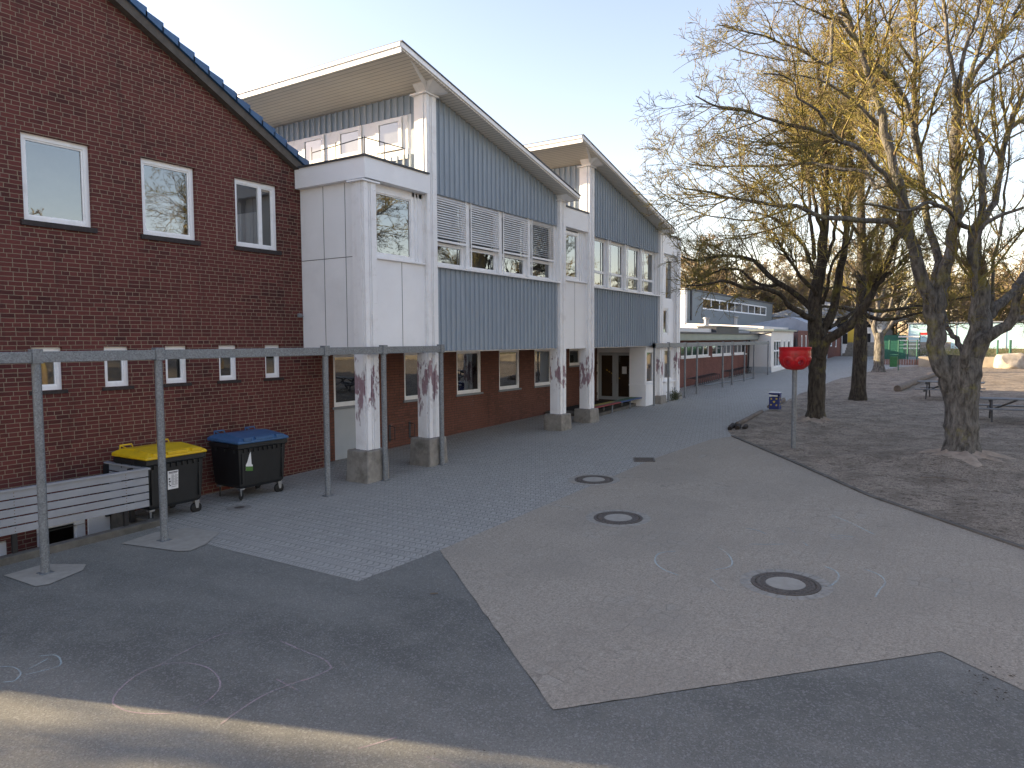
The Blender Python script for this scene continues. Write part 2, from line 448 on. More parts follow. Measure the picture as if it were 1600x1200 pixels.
def chalk(name, col, thr):
    m = NT(name)
    m.t.nodes.remove(m.b)
    d = m.n('ShaderNodeBsdfDiffuse'); d.inputs[0].default_value = col + (1,)
    t = m.n('ShaderNodeBsdfTransparent')
    mx = m.n('ShaderNodeMixShader')
    f = m.math('MULTIPLY', m.ramp(m.noise(90, 3, 0.8), (thr - 0.08, 0.1), (thr + 0.12, 0.42)), m.ramp(m.noise(2.0, 4), (0.36, 0.35), (0.55, 1)))
    m.link(f, mx.inputs[0]); m.link(t.outputs[0], mx.inputs[1]); m.link(d.outputs[0], mx.inputs[2])
    m.link(mx.outputs[0], m.out.inputs[0])
    return m.m
MT['chalk_pink'] = chalk('pink_chalk', (0.62, 0.47, 0.50), 0.35)
MT['chalk_blue'] = chalk('pale_blue_chalk', (0.62, 0.74, 0.74), 0.36)

# ------------------------------------------------------------------ mesh helpers
class MB:
    def __init__(s):
        s.v = []; s.f = []; s.sm = []
    def add(s, vs, fs, smooth=False):
        o = len(s.v)
        s.v += [tuple(p) for p in vs]
        s.f += [tuple(i + o for i in f) for f in fs]
        s.sm += [smooth] * len(fs)
        return s
    def box(s, x0, y0, z0, x1, y1, z1):
        vs = [(x0, y0, z0), (x1, y0, z0), (x1, y1, z0), (x0, y1, z0), (x0, y0, z1), (x1, y0, z1), (x1, y1, z1), (x0, y1, z1)]
        return s.add(vs, [(0, 3, 2, 1), (4, 5, 6, 7), (0, 1, 5, 4), (1, 2, 6, 5), (2, 3, 7, 6), (3, 0, 4, 7)])
    def gbox(s, x0, y0, x1, y1, z0, z1):
        """box whose bottom and top follow the slope of the yard"""
        a, b = gz(x0), gz(x1)
        vs = [(x0, y0, a + z0), (x1, y0, b + z0), (x1, y1, b + z0), (x0, y1, a + z0), (x0, y0, a + z1), (x1, y0, b + z1), (x1, y1, b + z1), (x0, y1, a + z1)]
        return s.add(vs, [(0, 3, 2, 1), (4, 5, 6, 7), (0, 1, 5, 4), (1, 2, 6, 5), (2, 3, 7, 6), (3, 0, 4, 7)])
    def prism_y(s, poly, y0, y1):
        """polygon in (x, z) extruded from y0 to y1"""
        n = len(poly)
        vs = [(x, y0, z) for x, z in poly] + [(x, y1, z) for x, z in poly]
        fs = [tuple(range(n)), tuple(range(2 * n - 1, n - 1, -1))]
        fs += [(i, i + n, (i + 1) % n + n, (i + 1) % n) for i in range(n)]
        return s.add(vs, fs)
    def prism_x(s, poly, x0, x1):
        n = len(poly)
        vs = [(x0, y, z) for y, z in poly] + [(x1, y, z) for y, z in poly]
        fs = [tuple(range(n)), tuple(range(2 * n - 1, n - 1, -1))]
        fs += [(i, i + n, (i + 1) % n + n, (i + 1) % n) for i in range(n)]
        return s.add(vs, fs)
    def prism_z(s, poly, z0, z1, slope=False):
        n = len(poly)
        g = (lambda x: gz(x)) if slope else (lambda x: 0)
        vs = [(x, y, g(x) + z0) for x, y in poly] + [(x, y, g(x) + z1) for x, y in poly]
        fs = [tuple(range(n - 1, -1, -1)), tuple(range(n, 2 * n))]
        fs += [(i, (i + 1) % n, (i + 1) % n + n, i + n) for i in range(n)]
        return s.add(vs, fs)
    def sheet(s, poly, off):
        return s.add([(x, y, gz(x) + off) for x, y in poly], [tuple(range(len(poly)))])
    def quad(s, a, b, c, d):
        return s.add([a, b, c, d], [(0, 1, 2, 3)])
    def tube(s, pts, r, n=10, caps=True, smooth=True):
        pts = [Vector(p) for p in pts]
        rs = r if isinstance(r, (list, tuple)) else [r] * len(pts)
        vs = []; ref = None
        for i, p in enumerate(pts):
            t = (pts[min(i + 1, len(pts) - 1)] - pts[max(i - 1, 0)]).normalized()
            if ref is None:
                ref = t.orthogonal().normalized()
            ref = (ref - t * ref.dot(t)).normalized()
            b = t.cross(ref)
            for k in range(n):
                a = 2 * math.pi * k / n
                vs.append(p + (ref * math.cos(a) + b * math.sin(a)) * rs[i])
        fs = [(i * n + k, i * n + (k + 1) % n, (i + 1) * n + (k + 1) % n, (i + 1) * n + k) for i in range(len(pts) - 1) for k in range(n)]
        s.add(vs, fs, smooth)
        if caps:
            m = len(pts) - 1
            s.add(vs[:n][::-1], [tuple(range(n))]); s.add(vs[m * n:], [tuple(range(n))])
        return s
    def lathe(s, prof, cx, cy, cz, n=32, smooth=True):
        vs = []
        for r, z in prof:
            for k in range(n):
                a = 2 * math.pi * k / n
                vs.append((cx + r * math.cos(a), cy + r * math.sin(a), cz + z))
        fs = [(i * n + k, i * n + (k + 1) % n, (i + 1) * n + (k + 1) % n, (i + 1) * n + k) for i in range(len(prof) - 1) for k in range(n)]
        return s.add(vs, fs, smooth)
    def build(s, name, mat, parent=None, bevel=0.0, segs=2):
        o3 = ORG.get(parent.name, (0, 0, 0)) if parent else (0, 0, 0)
        me = bpy.data.meshes.new(name)
        me.from_pydata([(x - o3[0], y - o3[1], z - o3[2]) for x, y, z in s.v], [], s.f)
        me.polygons.foreach_set('use_smooth', s.sm)
        me.update()
        bm = bmesh.new(); bm.from_mesh(me)
        bmesh.ops.recalc_face_normals(bm, faces=bm.faces)
        bm.to_mesh(me); bm.free()
        me.materials.append(MT[mat] if isinstance(mat, str) else mat)
        o = bpy.data.objects.new(name, me)
        C.objects.link(o)
        if parent:
            o.parent = parent
        ORG[o.name] = o3
        if bevel:
            b = o.modifiers.new('bevel', 'BEVEL'); b.width = bevel; b.segments = segs; b.limit_method = 'ANGLE'
            b.harden_normals = False
        return o

ORG = {}
def tag(o, label=None, cat=None, group=None, kind=None):
    if label: o['label'] = label
    if cat: o['category'] = cat
    if group: o['group'] = group
    if kind: o['kind'] = kind
    return o
def thing(name, loc, label, cat, group=None):
    o = bpy.data.objects.new(name, None)
    C.objects.link(o)
    o.empty_display_size = 0.2
    o.location = loc
    ORG[o.name] = tuple(loc)
    return tag(o, label, cat, group)
def struct(o, label=None):
    o['kind'] = 'structure'
    if label: o['label'] = label
    return o
def copy_tree(o, parent=None):
    c = o.copy(); C.objects.link(c)
    if parent: c.parent = parent
    for ch in [k for k in o.children]:
        copy_tree(ch, c)
    return c

def cellwall(mb, x0, x1, z0, z1, holes, y, depth, zbot=None):
    """wall sheet in plane y with rectangular holes and reveals going back by depth"""
    xs = sorted({x0, x1} | {h[0] for h in holes} | {h[1] for h in holes})
    zs = sorted({z0, z1} | {h[2] for h in holes} | {h[3] for h in holes})
    for i in range(len(xs) - 1):
        for j in range(len(zs) - 1):
            cx, cz = (xs[i] + xs[i + 1]) / 2, (zs[j] + zs[j + 1]) / 2
            if any(h[0] < cx < h[1] and h[2] < cz < h[3] for h in holes):
                continue
            a, b, c, d = xs[i], xs[i + 1], zs[j], zs[j + 1]
            mb.quad((a, y, c), (b, y, c), (b, y, d), (a, y, d))
    for a, b, c, d in holes:
        mb.quad((a, y, c), (a, y + depth, c), (a, y + depth, d), (a, y, d))
        mb.quad((b, y, c), (b, y, d), (b, y + depth, d), (b, y + depth, c))
        mb.quad((a, y, c), (b, y, c), (b, y + depth, c), (a, y + depth, c))
        mb.quad((a, y, d), (a, y + depth, d), (b, y + depth, d), (b, y, d))

def window(parent, x0, x1, z0, z1, y, fr=0.09, mull=(), trans=(), sill=None, glassm='glass', fm='frame', depth=0.07, name='window', sash=True):
    """window in a plane of constant y; mull / trans are bar positions"""
    m = MB()
    m.box(x0, y, z0, x0 + fr, y + depth, z1); m.box(x1 - fr, y, z0, x1, y + depth, z1)
    m.box(x0 + fr, y, z0, x1 - fr, y + depth, z0 + fr); m.box(x0 + fr, y, z1 - fr, x1 - fr, y + depth, z1)
    if sash:
        s = 0.028; a, b, c, d = x0 + fr, x1 - fr, z0 + fr, z1 - fr; yy = y + 0.022
        m.box(a, yy, c, a + s, yy + 0.03, d); m.box(b - s, yy, c, b, yy + 0.03, d)
        m.box(a + s, yy, c, b - s, yy + 0.03, c + s); m.box(a + s, yy, d - s, b - s, yy + 0.03, d)
    for q in mull:
        m.box(q - fr * 0.55, y + 0.004, z0 + fr, q + fr * 0.55, y + depth - 0.004, z1 - fr)
    for q in trans:
        m.box(x0 + fr, y + 0.006, q - fr * 0.5, x1 - fr, y + depth - 0.006, q + fr * 0.5)
    w = m.build(name, fm, parent)
    g = MB().quad((x0 + fr * 0.9, y + 0.045, z0 + fr * 0.9), (x1 - fr * 0.9, y + 0.045, z0 + fr * 0.9), (x1 - fr * 0.9, y + 0.045, z1 - fr * 0.9), (x0 + fr * 0.9, y + 0.045, z1 - fr * 0.9))
    g.build('pane', glassm, w)
    if sill:
        MB().box(x0 - 0.06, y - sill[0], z0 - sill[1], x1 + 0.06, y + 0.02, z0 - 0.002).build('sill', sill[2], w)
    return w
# ------------------------------------------------------------------ ground
def jag(poly, k, amp=0.008, step=0.14):
    """slightly ragged edges on the first k sides of a paving outline"""
    rnd = random.Random(9); out = []
    n = len(poly)
    for i in range(n):
        a, b = poly[i], poly[(i + 1) % n]
        out.append(a)
        if i < k:
            m = int(math.hypot(b[0] - a[0], b[1] - a[1]) / step)
            for j in range(1, m):
                t = j / m
                out.append((a[0] + (b[0] - a[0]) * t + rnd.uniform(-amp, amp), a[1] + (b[1] - a[1]) * t + rnd.uniform(-amp, amp)))
    return out
WX0, WX1, WY0, WY1 = -3.0, 7.05, 12.22, 13.52        # light well along the brick wall
g = MB()
xs = [-500, -15, WX0, WX1, 75, 900]; ys = [-600, WY0, WY1, 900]
for i in range(5):
    for j in range(3):
        if i == 2 and j == 1: continue
        a, b, c, d = xs[i], xs[i + 1], ys[j], ys[j + 1]
        g.quad((a, c, gz(a) - 0.02), (b, c, gz(b) - 0.02), (b, d, gz(b) - 0.02), (a, d, gz(a) - 0.02))
struct(g.build('ground', 'soil'))
g = MB()                                               # the light well's own floor and sides
g.quad((WX0, WY0, -1.3), (WX1, WY0, -1.3), (WX1, WY1, -1.3), (WX0, WY1, -1.3))
g.quad((WX0, WY0, -1.3), (WX1, WY0, -1.3), (WX1, WY0, gz(WX1)), (WX0, WY0, gz(WX0)))
g.quad((WX1, WY0, -1.3), (WX1, WY1, -1.3), (WX1, WY1, gz(WX1)), (WX1, WY0, gz(WX1)))
struct(g.build('light_well_floor', 'concrete_dark'))
struct(MB().sheet([(-15, -60), (60, -60), (12.0, -1.3), (7.98, -0.35), (8.41, 0.21), (5.39, 3.06), (8.5, 6.82), (6.88, 6.93), (6.88, 10.01), (7.1, 12.18), (-15, 12.18)], 0.0).build('asphalt_yard', 'asphalt'))
struct(MB().sheet([(-200, -60), (-15, -60), (-15, 12.18), (-200, 12.18)], 0.0).build('asphalt_yard', 'asphalt'))
struct(MB().sheet(jag([(8.5, 6.82), (5.39, 3.06), (8.41, 0.21), (7.88, -0.46), (5.2, -3.9), (9.6, -3.2), (12.82, -0.68), (15.28, 1.62), (18.23, 3.66), (21.56, 6.05), (20.6, 6.45), (17.3, 6.76)][0:12], 4), 0.006).build('brown_paved_court', 'brownpave'))
struct(MB().sheet(jag([(6.88, 6.93), (8.5, 6.82), (17.3, 6.75), (20.6, 6.45), (21.6, 6.05), (22.6, 6.5), (27.7, 6.65), (35.8, 6.85), (45.0, 6.7), (52.0, 5.9), (58.0, 4.6), (60.0, 3.4), (74.9, 3.4), (74.9, 22), (32, 22), (32, 14.0), (12.5, 14.0), (12.5, 13.6), (7.06, 13.6), (7.06, 12.1), (6.88, 10.01)], 1), 0.003).build('paved_path', 'zigzag'))

# sand play area with a trodden, uneven surface
def sand_area():
    poly = [(9.6, -3.16), (12.82, -0.68), (15.28, 1.65), (18.23, 3.69), (21.6, 6.08), (22.6, 6.55), (27.7, 6.72), (35.8, 6.95), (45.0, 6.8), (52.0, 5.95), (58.0, 4.65), (60.2, 3.45), (61, -5), (62, -75), (-20, -75), (-20, -26)]
    bm = bmesh.new()
    bm.faces.new([bm.verts.new((x, y, 0)) for x, y in poly])
    def cuts(a, b, st, axis):
        q = a
        while q < b:
            co = (q, 0, 0) if axis == 0 else (0, q, 0)
            no = (1, 0, 0) if axis == 0 else (0, 1, 0)
            bmesh.ops.bisect_plane(bm, geom=bm.verts[:] + bm.edges[:] + bm.faces[:], plane_co=co, plane_no=no)
            q += st
    cuts(11, 36, 0.4, 0); cuts(36, 60, 1.0, 0); cuts(-5, 7, 0.4, 1); cuts(-75, -5, 5, 1); cuts(-20, 11, 5, 0)
    edge = set(v for e in bm.edges if e.is_boundary for v in e.verts)
    mounds = [(19.99, 0.24, 1.35, 0.24), (25.76, 4.51, 0.8, 0.10), (33.02, 4.07, 1.0, 0.08), (51.5, 5.2, 1.0, 0.1)]
    for v in bm.verts:
        x, y = v.co.x, v.co.y
        h = 0.0
        if v not in edge:
            h = 0.02 + 0.045 * mnoise.noise((x * 0.8, y * 0.8, 1.0)) + 0.03 * mnoise.noise((x * 2.3, y * 2.3, 5.0))
            for a, b, r, k in mounds:
                d = math.hypot(x - a, y - b)
                h += k * math.exp(-(d / r) ** 2)
        v.co.z = gz(x) + h
    bmesh.ops.recalc_face_normals(bm, faces=bm.faces)
    me = bpy.data.meshes.new('sand_area'); bm.to_mesh(me); bm.free()
    me.polygons.foreach_set('use_smooth', [True] * len(me.polygons))
    me.materials.append(MT['sand'])
    o = bpy.data.objects.new('sand_area', me); C.objects.link(o)
    return struct(o)
sand_area()

# concrete edging between paving and sand
kp = [(9.6, -3.18), (12.82, -0.68), (15.28, 1.63), (18.23, 3.66), (21.56, 6.05)]
kb = MB()
for (a, b), (c, d) in zip(kp, kp[1:]):
    L = math.hypot(c - a, d - b); nx, ny = -(d - b) / L * 0.04, (c - a) / L * 0.04
    kb.prism_z([(a - nx, b - ny), (c - nx, d - ny), (c + nx, d + ny), (a + nx, b + ny)], -0.05, 0.035, True)
struct(kb.build('edging_kerb', 'concrete_dark'))
# concrete pads round the first two pergola posts, worn paving joins
struct(MB().sheet([(4.5, 11.52), (5.05, 11.55), (5.36, 10.98), (5.2, 10.75), (4.66, 10.55), (4.52, 10.62)], 0.010).build('concrete_pad', 'patch'))
struct(MB().sheet([(6.2, 11.56), (6.87, 11.7), (7.35, 11.4), (7.4, 10.7), (6.87, 10.3), (6.54, 10.2), (6.42, 10.35)], 0.012).build('concrete_pad', 'patch'))
# kerb of the light well
tag(MB().gbox(-3, 12.03, 7.15, 12.20, -0.1, 0.115).gbox(7.03, 12.2, 7.15, 13.46, -0.1, 0.11).build('light_well_kerb', 'concrete_dark', None, 0.012),
    'low dirty concrete kerb edging the light well under the grey slatted railing', 'kerb')

def chalk_lines(name, lines, mat, off, label, w=0.016):
    m = MB()
    for L in lines:
        P = [Vector((x, y)) for x, y in L]
        Q = []
        for i in range(len(P) - 1):                       # Catmull-Rom smoothing
            p0, p1, p2, p3 = P[max(i - 1, 0)], P[i], P[i + 1], P[min(i + 2, len(P) - 1)]
            for k in range(6):
                t = k / 6
                Q.append(0.5 * ((2 * p1) + (p2 - p0) * t + (2 * p0 - 5 * p1 + 4 * p2 - p3) * t * t + (3 * p1 - p0 - 3 * p2 + p3) * t ** 3))
        Q.append(P[-1])
        vs = []
        for i, p in enumerate(Q):
            d = (Q[min(i + 1, len(Q) - 1)] - Q[max(i - 1, 0)]).normalized()
            n = Vector((-d.y, d.x)) * w * 0.5 * (0.8 + 0.4 * random.random())
            for q in (p - n, p + n):
                vs.append((q.x, q.y, gz(q.x) + off))
        m.add(vs, [(2 * i, 2 * i + 1, 2 * i + 3, 2 * i + 2) for i in range(len(Q) - 1)])
    return tag(m.build(name, mat), label, 'chalk drawing')
random.seed(5)
chalk_lines('chalk_drawing', [
    [(3.4, 6.59), (3.51, 6.75), (3.79, 6.93), (4.05, 6.95), (4.22, 6.79), (4.29, 6.51), (4.23, 6.22), (4.1, 6.0), (3.89, 5.88), (3.67, 5.88), (3.5, 6.09), (3.4, 6.34), (3.4, 6.59)],
    [(4.05, 6.95), (4.28, 7.0), (4.56, 7.04), (4.86, 7.05), (5.02, 6.88)],
    [(5.09, 6.34), (5.05, 5.85), (5.02, 5.55), (4.93, 5.36)], [(4.93, 5.36), (4.71, 5.38), (4.47, 5.47), (4.21, 5.51), (3.94, 5.48), (3.7, 5.42)], [(4.49, 5.66), (4.45, 5.29)],
    ], 'chalk_pink', 0.004, 'pink chalk circle and wide looping line drawn on the dark asphalt')
chalk_lines('chalk_drawing', [
    [(3.19, 8.36), (3.26, 8.23), (3.24, 8.02), (3.13, 7.89), (3.06, 7.96)], [(3.52, 8.27), (3.62, 8.15), (3.59, 7.96), (3.5, 7.84), (3.25, 7.93)], [(3.31, 8.05), (3.43, 8.08), (3.54, 8.12)],
    ], 'chalk_blue', 0.004, 'pale blue chalk scribble at the left edge of the asphalt')
chalk_lines('chalk_drawing', [
    [(4.06, 4.13), (4.25, 4.02), (4.35, 3.97)], [(4.26, 3.59), (4.28, 3.44), (4.29, 3.26)]], 'chalk_pink', 0.004, 'short pink chalk strokes in the sunlit strip of asphalt')
chalk_lines('chalk_drawing', [
    [(10.2, 3.69), (9.97, 3.86), (9.62, 3.78), (9.36, 3.57), (9.22, 3.29)], [(10.72, 3.22), (10.36, 2.93), (9.96, 2.79), (9.69, 2.93)], [(11.93, 3.11), (11.88, 2.9), (11.75, 2.75)],
    [(11.08, 2.84), (11.2, 2.6), (11.34, 2.38)], [(12.3, 2.54), (12.06, 2.36)], [(11.58, 2.15), (11.42, 2.05)], [(10.56, 1.68), (10.44, 1.52), (10.2, 1.44), (9.86, 1.47), (9.74, 1.54)],
    [(10.71, 1.2), (10.55, 0.99), (10.27, 0.9), (9.99, 0.93), (9.68, 0.95)], [(13.45, 2.03), (13.08, 1.68), (12.55, 1.27)], [(9.31, 2.88), (9.12, 2.74), (8.96, 2.57)],
    [(12.01, 1.81), (12.06, 1.43)], [(12.21, 1.87), (12.26, 1.49)], [(12.1, 1.84), (12.16, 1.5)]], 'chalk_blue', 0.011, 'faint pale blue chalk arcs and strokes on the brown paving round the nearest manhole', 0.024)

# manhole covers
def manhole(x, y, label):
    z = gz(x)
    t = thing('manhole_cover', (x, y, z), label, 'manhole cover', 'round manhole covers in the brown paving')
    tilt = lambda m: [m.v.__setitem__(i, (a, b, c + S * (a - x))) for i, (a, b, c) in enumerate(m.v)]
    m = MB()
    n = 26
    for k in range(n):
        a0, a1 = 2 * math.pi * (k + 0.06) / n, 2 * math.pi * (k + 0.94) / n
        m.prism_z([(x + 0.435 * math.cos(a0), y + 0.435 * math.sin(a0)), (x + 0.57 * math.cos(a0), y + 0.57 * math.sin(a0)), (x + 0.57 * math.cos(a1), y + 0.57 * math.sin(a1)), (x + 0.435 * math.cos(a1), y + 0.435 * math.sin(a1))], z - 0.02, z + 0.011)
    tilt(m); m.build('stone_surround', 'surround', t)
    m = MB().lathe([(0.425, 0.0), (0.425, 0.018), (0.385, 0.018), (0.38, 0.012), (0.36, 0.012), (0.355, 0.019), (0.325, 0.019), (0.32, 0.012), (0.305, 0.012), (0.30, 0.018), (0.25, 0.018), (0.245, 0.012)], x, y, z, 48, False)
    for k in range(44):
        a = 2 * math.pi * k / 44
        m.lathe([(0.0001, 0.021), (0.011, 0.021), (0.011, 0.012)], x + 0.37 * math.cos(a), y + 0.37 * math.sin(a), z, 6, False)
    for k in range(30):
        a = 2 * math.pi * k / 30
        m.lathe([(0.0001, 0.0205), (0.014, 0.0205), (0.014, 0.017)], x + 0.276 * math.cos(a), y + 0.276 * math.sin(a), z, 6, False)
    tilt(m); m.build('iron_ring', 'iron', t)
    m = MB().lathe([(0.245, 0.012), (0.235, 0.018), (0.0001, 0.020)], x, y, z, 48, False)
    tilt(m); m.build('concrete_disc', 'patch', t)
MT['surround'] = plain('worn_stone_setts', (0.33, 0.305, 0.262), 0.9, 0.22, 9, 0.5)
MT['iron'] = plain('rusty_cast_iron', (0.12, 0.10, 0.085), 0.6, 0.35, 30, 0.3, metal=0.2)
manhole(9.61, 1.99, 'largest and nearest round manhole cover, with chalk lines beside it')
manhole(11.50, 5.21, 'middle of the three round manhole covers in the brown paving')
manhole(14.14, 6.99, 'farthest round manhole cover, where grey and brown paving meet')
q = MB(); th = rad(-52)
cx, cy = 16.83, 6.92
t = thing('drain_grate', (cx, cy, gz(cx)), 'dark square iron drain grate in the paving behind the farthest manhole', 'drain grate')
ux, uy = math.cos(rad(-65)), math.sin(rad(-65)); vx, vy = -uy, ux
def dq(a0, b0, a1, b1, z0, z1, m):
    m.prism_z([(cx + ux * a + vx * b, cy + uy * a + vy * b) for a, b in ((a0, b0), (a1, b0), (a1, b1), (a0, b1))], z0, z1, True)
m = MB()
for a in (-0.26, 0.22): dq(a, -0.26, a + 0.04, 0.26, 0.0, 0.02, m)
for a in (-0.26, 0.22): dq(-0.22, a, 0.22, a + 0.04, 0.0, 0.02, m)
m.build('frame', 'iron', t)
m = MB()
for k in range(9): dq(-0.22, -0.21 + k * 0.048, 0.22, -0.19 + k * 0.048, 0.0, 0.016, m)
m.build('bars', 'iron', t)
t = thing('drain_cover', (8.68, 12.05, gz(8.68)), 'small round drain cover in a pale collar in front of the blue-lidded bin', 'drain cover')
m = MB().lathe([(0.10, 0.008), (0.21, 0.010), (0.24, 0.004)], 8.68, 11.9, gz(8.68), 20, False); m.build('collar', 'concrete', t)
MB().lathe([(0.0001, 0.010), (0.10, 0.010)], 8.68, 11.9, gz(8.68), 20, False).build('cover', 'iron', t)
# ------------------------------------------------------------------ brick house with the blue tiled roof
BX0, BX1, BY = 1.0, 12.40, 13.5
bh = thing('brick_building', (6.7, BY, 0), 'dark red brick building with a gable wall, white windows and blue roof tiles', 'building')
WB = [(5.83, 6.95), (7.89, 9.02), (9.96, 11.08)]
WS = [(5.85, 6.34), (7.06, 7.53), (8.25, 8.73), (9.45, 9.91), (10.63, 11.07)]
holes = [(a, b, 5.48, 6.95) for a, b in WB] + [(a, b, 2.585, 3.335) for a, b in WS]
holes += [(2.0, 2.5, 2.585, 3.335), (3.3, 3.8, 2.585, 3.335), (4.6, 5.1, 2.585, 3.335), (1.9, 3.0, 5.48, 6.95), (3.85, 4.95, 5.48, 6.95)]
holes += [(5.80, 6.62, -0.95, 0.34), (3.9, 5.35, -0.95, 0.12)]
m = MB()
SL = 0.535
zr = lambda x: 7.40 + SL * (11.94 - x) if x > 6.7 else 7.40 + SL * (x - 1.46)
cellwall(m, BX0, BX1, -1.3, 7.0, holes, BY, 0.16)
m.add([(BX0, BY, 7.0), (BX1, BY, 7.0), (BX1, BY, zr(BX1)), (6.7, BY, zr(6.701)), (BX0, BY, zr(BX0))], [(0, 1, 2, 3, 4)])
m.build('wall', 'brick', bh)
m = MB()
m.quad((BX1, BY, -0.5), (BX1, BY + 0.45, -0.5), (BX1, BY + 0.45, zr(BX1)), (BX1, BY, zr(BX1)))
m.quad((BX1, BY + 0.45, 3.2), (BX1, 36, 3.2), (BX1, 36, zr(BX1)), (BX1, BY + 0.45, zr(BX1)))
m.quad((BX0, BY, -1), (BX0, 36, -1), (BX0, 36, zr(BX0)), (BX0, BY, zr(BX0)))
m.quad((BX0, 36, -1), (BX1, 36, -1), (BX1, 36, 7), (BX0, 36, 7))
m.build('side_wall', 'brick_y', bh)
MB().box(BX0 + 0.1, BY + 0.75, -1.2, BX1 - 0.1, 35.8, 6.95).build('interior', 'room', bh)
# window heads in upright bricks and brick sills
for i, (a, b) in enumerate([(1.9, 3.0), (3.85, 4.95)] + WB):
    w = window(bh, a, b, 5.48, 6.95, BY + 0.075, 0.085, mull=([a + 0.70] if i == 4 else ()), sill=(0.12, 0.09, 'sill'))
    if i == 3: MB().quad((a + .08, BY + .3, 5.55), (b - .08, BY + .3, 5.55), (b - .08, BY + .3, 6.35), (a + .08, BY + .3, 6.35)).build('privacy_film', 'curtain', w)
    if i == 4:
        mm = MB()
        for k in range(9):
            xx = a + 0.12 + k * 0.075
            mm.quad((xx, BY + .30 + .03 * (k % 2), 5.56), (xx + .075, BY + .33 - .03 * (k % 2), 5.56), (xx + .075, BY + .33 - .03 * (k % 2), 6.2 + .02 * k), (xx, BY + .30 + .03 * (k % 2), 6.18 + .02 * k))
        mm.build('curtain', 'curtain', w)
for a, b in WS + [(2.0, 2.5), (3.3, 3.8), (4.6, 5.1)]:
    window(bh, a, b, 2.585, 3.335, BY + 0.075, 0.072, sill=(0.10, 0.065, 'sill'))
w = window(bh, 5.80, 6.62, -0.95, 0.34, BY + 0.04, 0.15, glassm='glass_lo', name='basement_window')
window(bh, 3.9, 5.35, -0.95, 0.12, BY + 0.04, 0.13, glassm='glass_lo', name='basement_window')
# grey painted panel beside the basement window
MB().box(6.64, BY - 0.03, -0.9, 7.03, BY - 0.002, 0.22).build('basement_panel', 'white', bh)
# gable verge
m = MB()
zz = lambda x: 7.57 + SL * (11.94 - x)
x0, x1 = 6.7, 12.05
m.prism_y([(x1, zz(x1) - 0.36), (x1, zz(x1) - 0.17), (x0, zz(x0) - 0.17), (x0, zz(x0) - 0.36)], 13.33, 13.495)
xm = 13.4 - x0
m.prism_y([(6.69, zz(6.7) - 0.36), (6.69, zz(6.7) - 0.17), (1.35, zz(x1) - 0.17), (1.35, zz(x1) - 0.36)], 13.33, 13.495)
m.build('barge_board', 'barge', bh)
m = MB()
n = 17
for side in (0, 1):
    for k in range(n):
        a = x1 + 0.12 - k * (x1 + 0.12 - x0) / n; b = x1 + 0.12 - (k + 1) * (x1 + 0.12 - x0) / n - 0.03
        za, zb = zz(a), zz(b)
        poly = [(a, za - 0.165), (a, za + 0.01), (b, zb - 0.065), (b, zb - 0.165)]
        if side: poly = [(13.4 - p, q) for p, q in poly]
        m.prism_y(poly, 13.27, 36.2)
m.prism_y([(6.55, zz(6.7) - 0.1), (6.62, zz(6.7) + 0.06), (6.78, zz(6.7) + 0.06), (6.85, zz(6.7) - 0.1)], 13.25, 36.3)
m.build('roof', 'tile', bh)
m = MB().box(11.58, BY - 0.07, 3.98, 11.66, BY - 0.001, 4.07).tube([(11.62, BY - 0.07, 4.02), (11.62, BY - 0.12, 4.02)], 0.02, 8)
m.box(11.66, BY - 0.03, 4.0, 12.0, BY - 0.01, 4.015).build('junction_box', 'sillm', bh)

# ------------------------------------------------------------------ white and blue-grey school building
F = 11.30                                     # front of the steel columns
sb = thing('school_building', (21.0, 14.0, 0), 'two-storey white and blue-grey clad school building with two rising mono-pitch roofs', 'building')
DX = 8.74
def seam_panel(parent, x0, x1, zb, ztop, y, pitch=0.212, name='cladding'):
    """vertical standing seam sheet; ztop is a function of x"""
    m = MB(); x = x0
    n = max(1, round((x1 - x0) / pitch)); p = (x1 - x0) / n
    for k in range(n):
        a, b = x0 + k * p, x0 + (k + 1) * p
        s = 0.030
        pr = [(a, y), (a + s * 0.15, y - 0.045), (a + s, y - 0.045), (a + s * 1.4, y), (b, y)]
        for (xa, ya), (xb, yb) in zip(pr, pr[1:]):
            m.quad((xa, ya, zb), (xb, yb, zb), (xb, yb, ztop(xb)), (xa, ya, ztop(xa)))
        m.quad((a, y - 0.045, zb), (a + s, y - 0.045, zb), (a + s, y, zb), (a, y, zb))
    m.quad((x0, y, zb), (x1, y, zb), (x1, y + 0.1, zb), (x0, y + 0.1, zb))
    return m.build(name, 'clad', parent)
def seam_panel_x(parent, X, y0, y1, zb, zt, holes=(), pitch=0.212, name='cladding'):
    m = MB()
    n = max(1, round((y1 - y0) / pitch)); p = (y1 - y0) / n
    for k in range(n):
        a, b = y0 + k * p, y0 + (k + 1) * p
        segs = [(zb, zt)]
        for h in holes:
            if a < h[1] - 0.02 and b > h[0] + 0.02:
                segs = [(zb, h[2]), (h[3], zt)]
        for c, d in segs:
            if d - c < 0.02: continue
            pr = [(a, X), (a + 0.005, X - 0.045), (a + 0.03, X - 0.045), (a + 0.042, X), (b, X)]
            for (ya, xa), (yb, xb) in zip(pr, pr[1:]):
                m.quad((xa, ya, c), (xb, yb, c), (xb, yb, d), (xa, ya, d))
    return m.build(name, 'clad', parent)

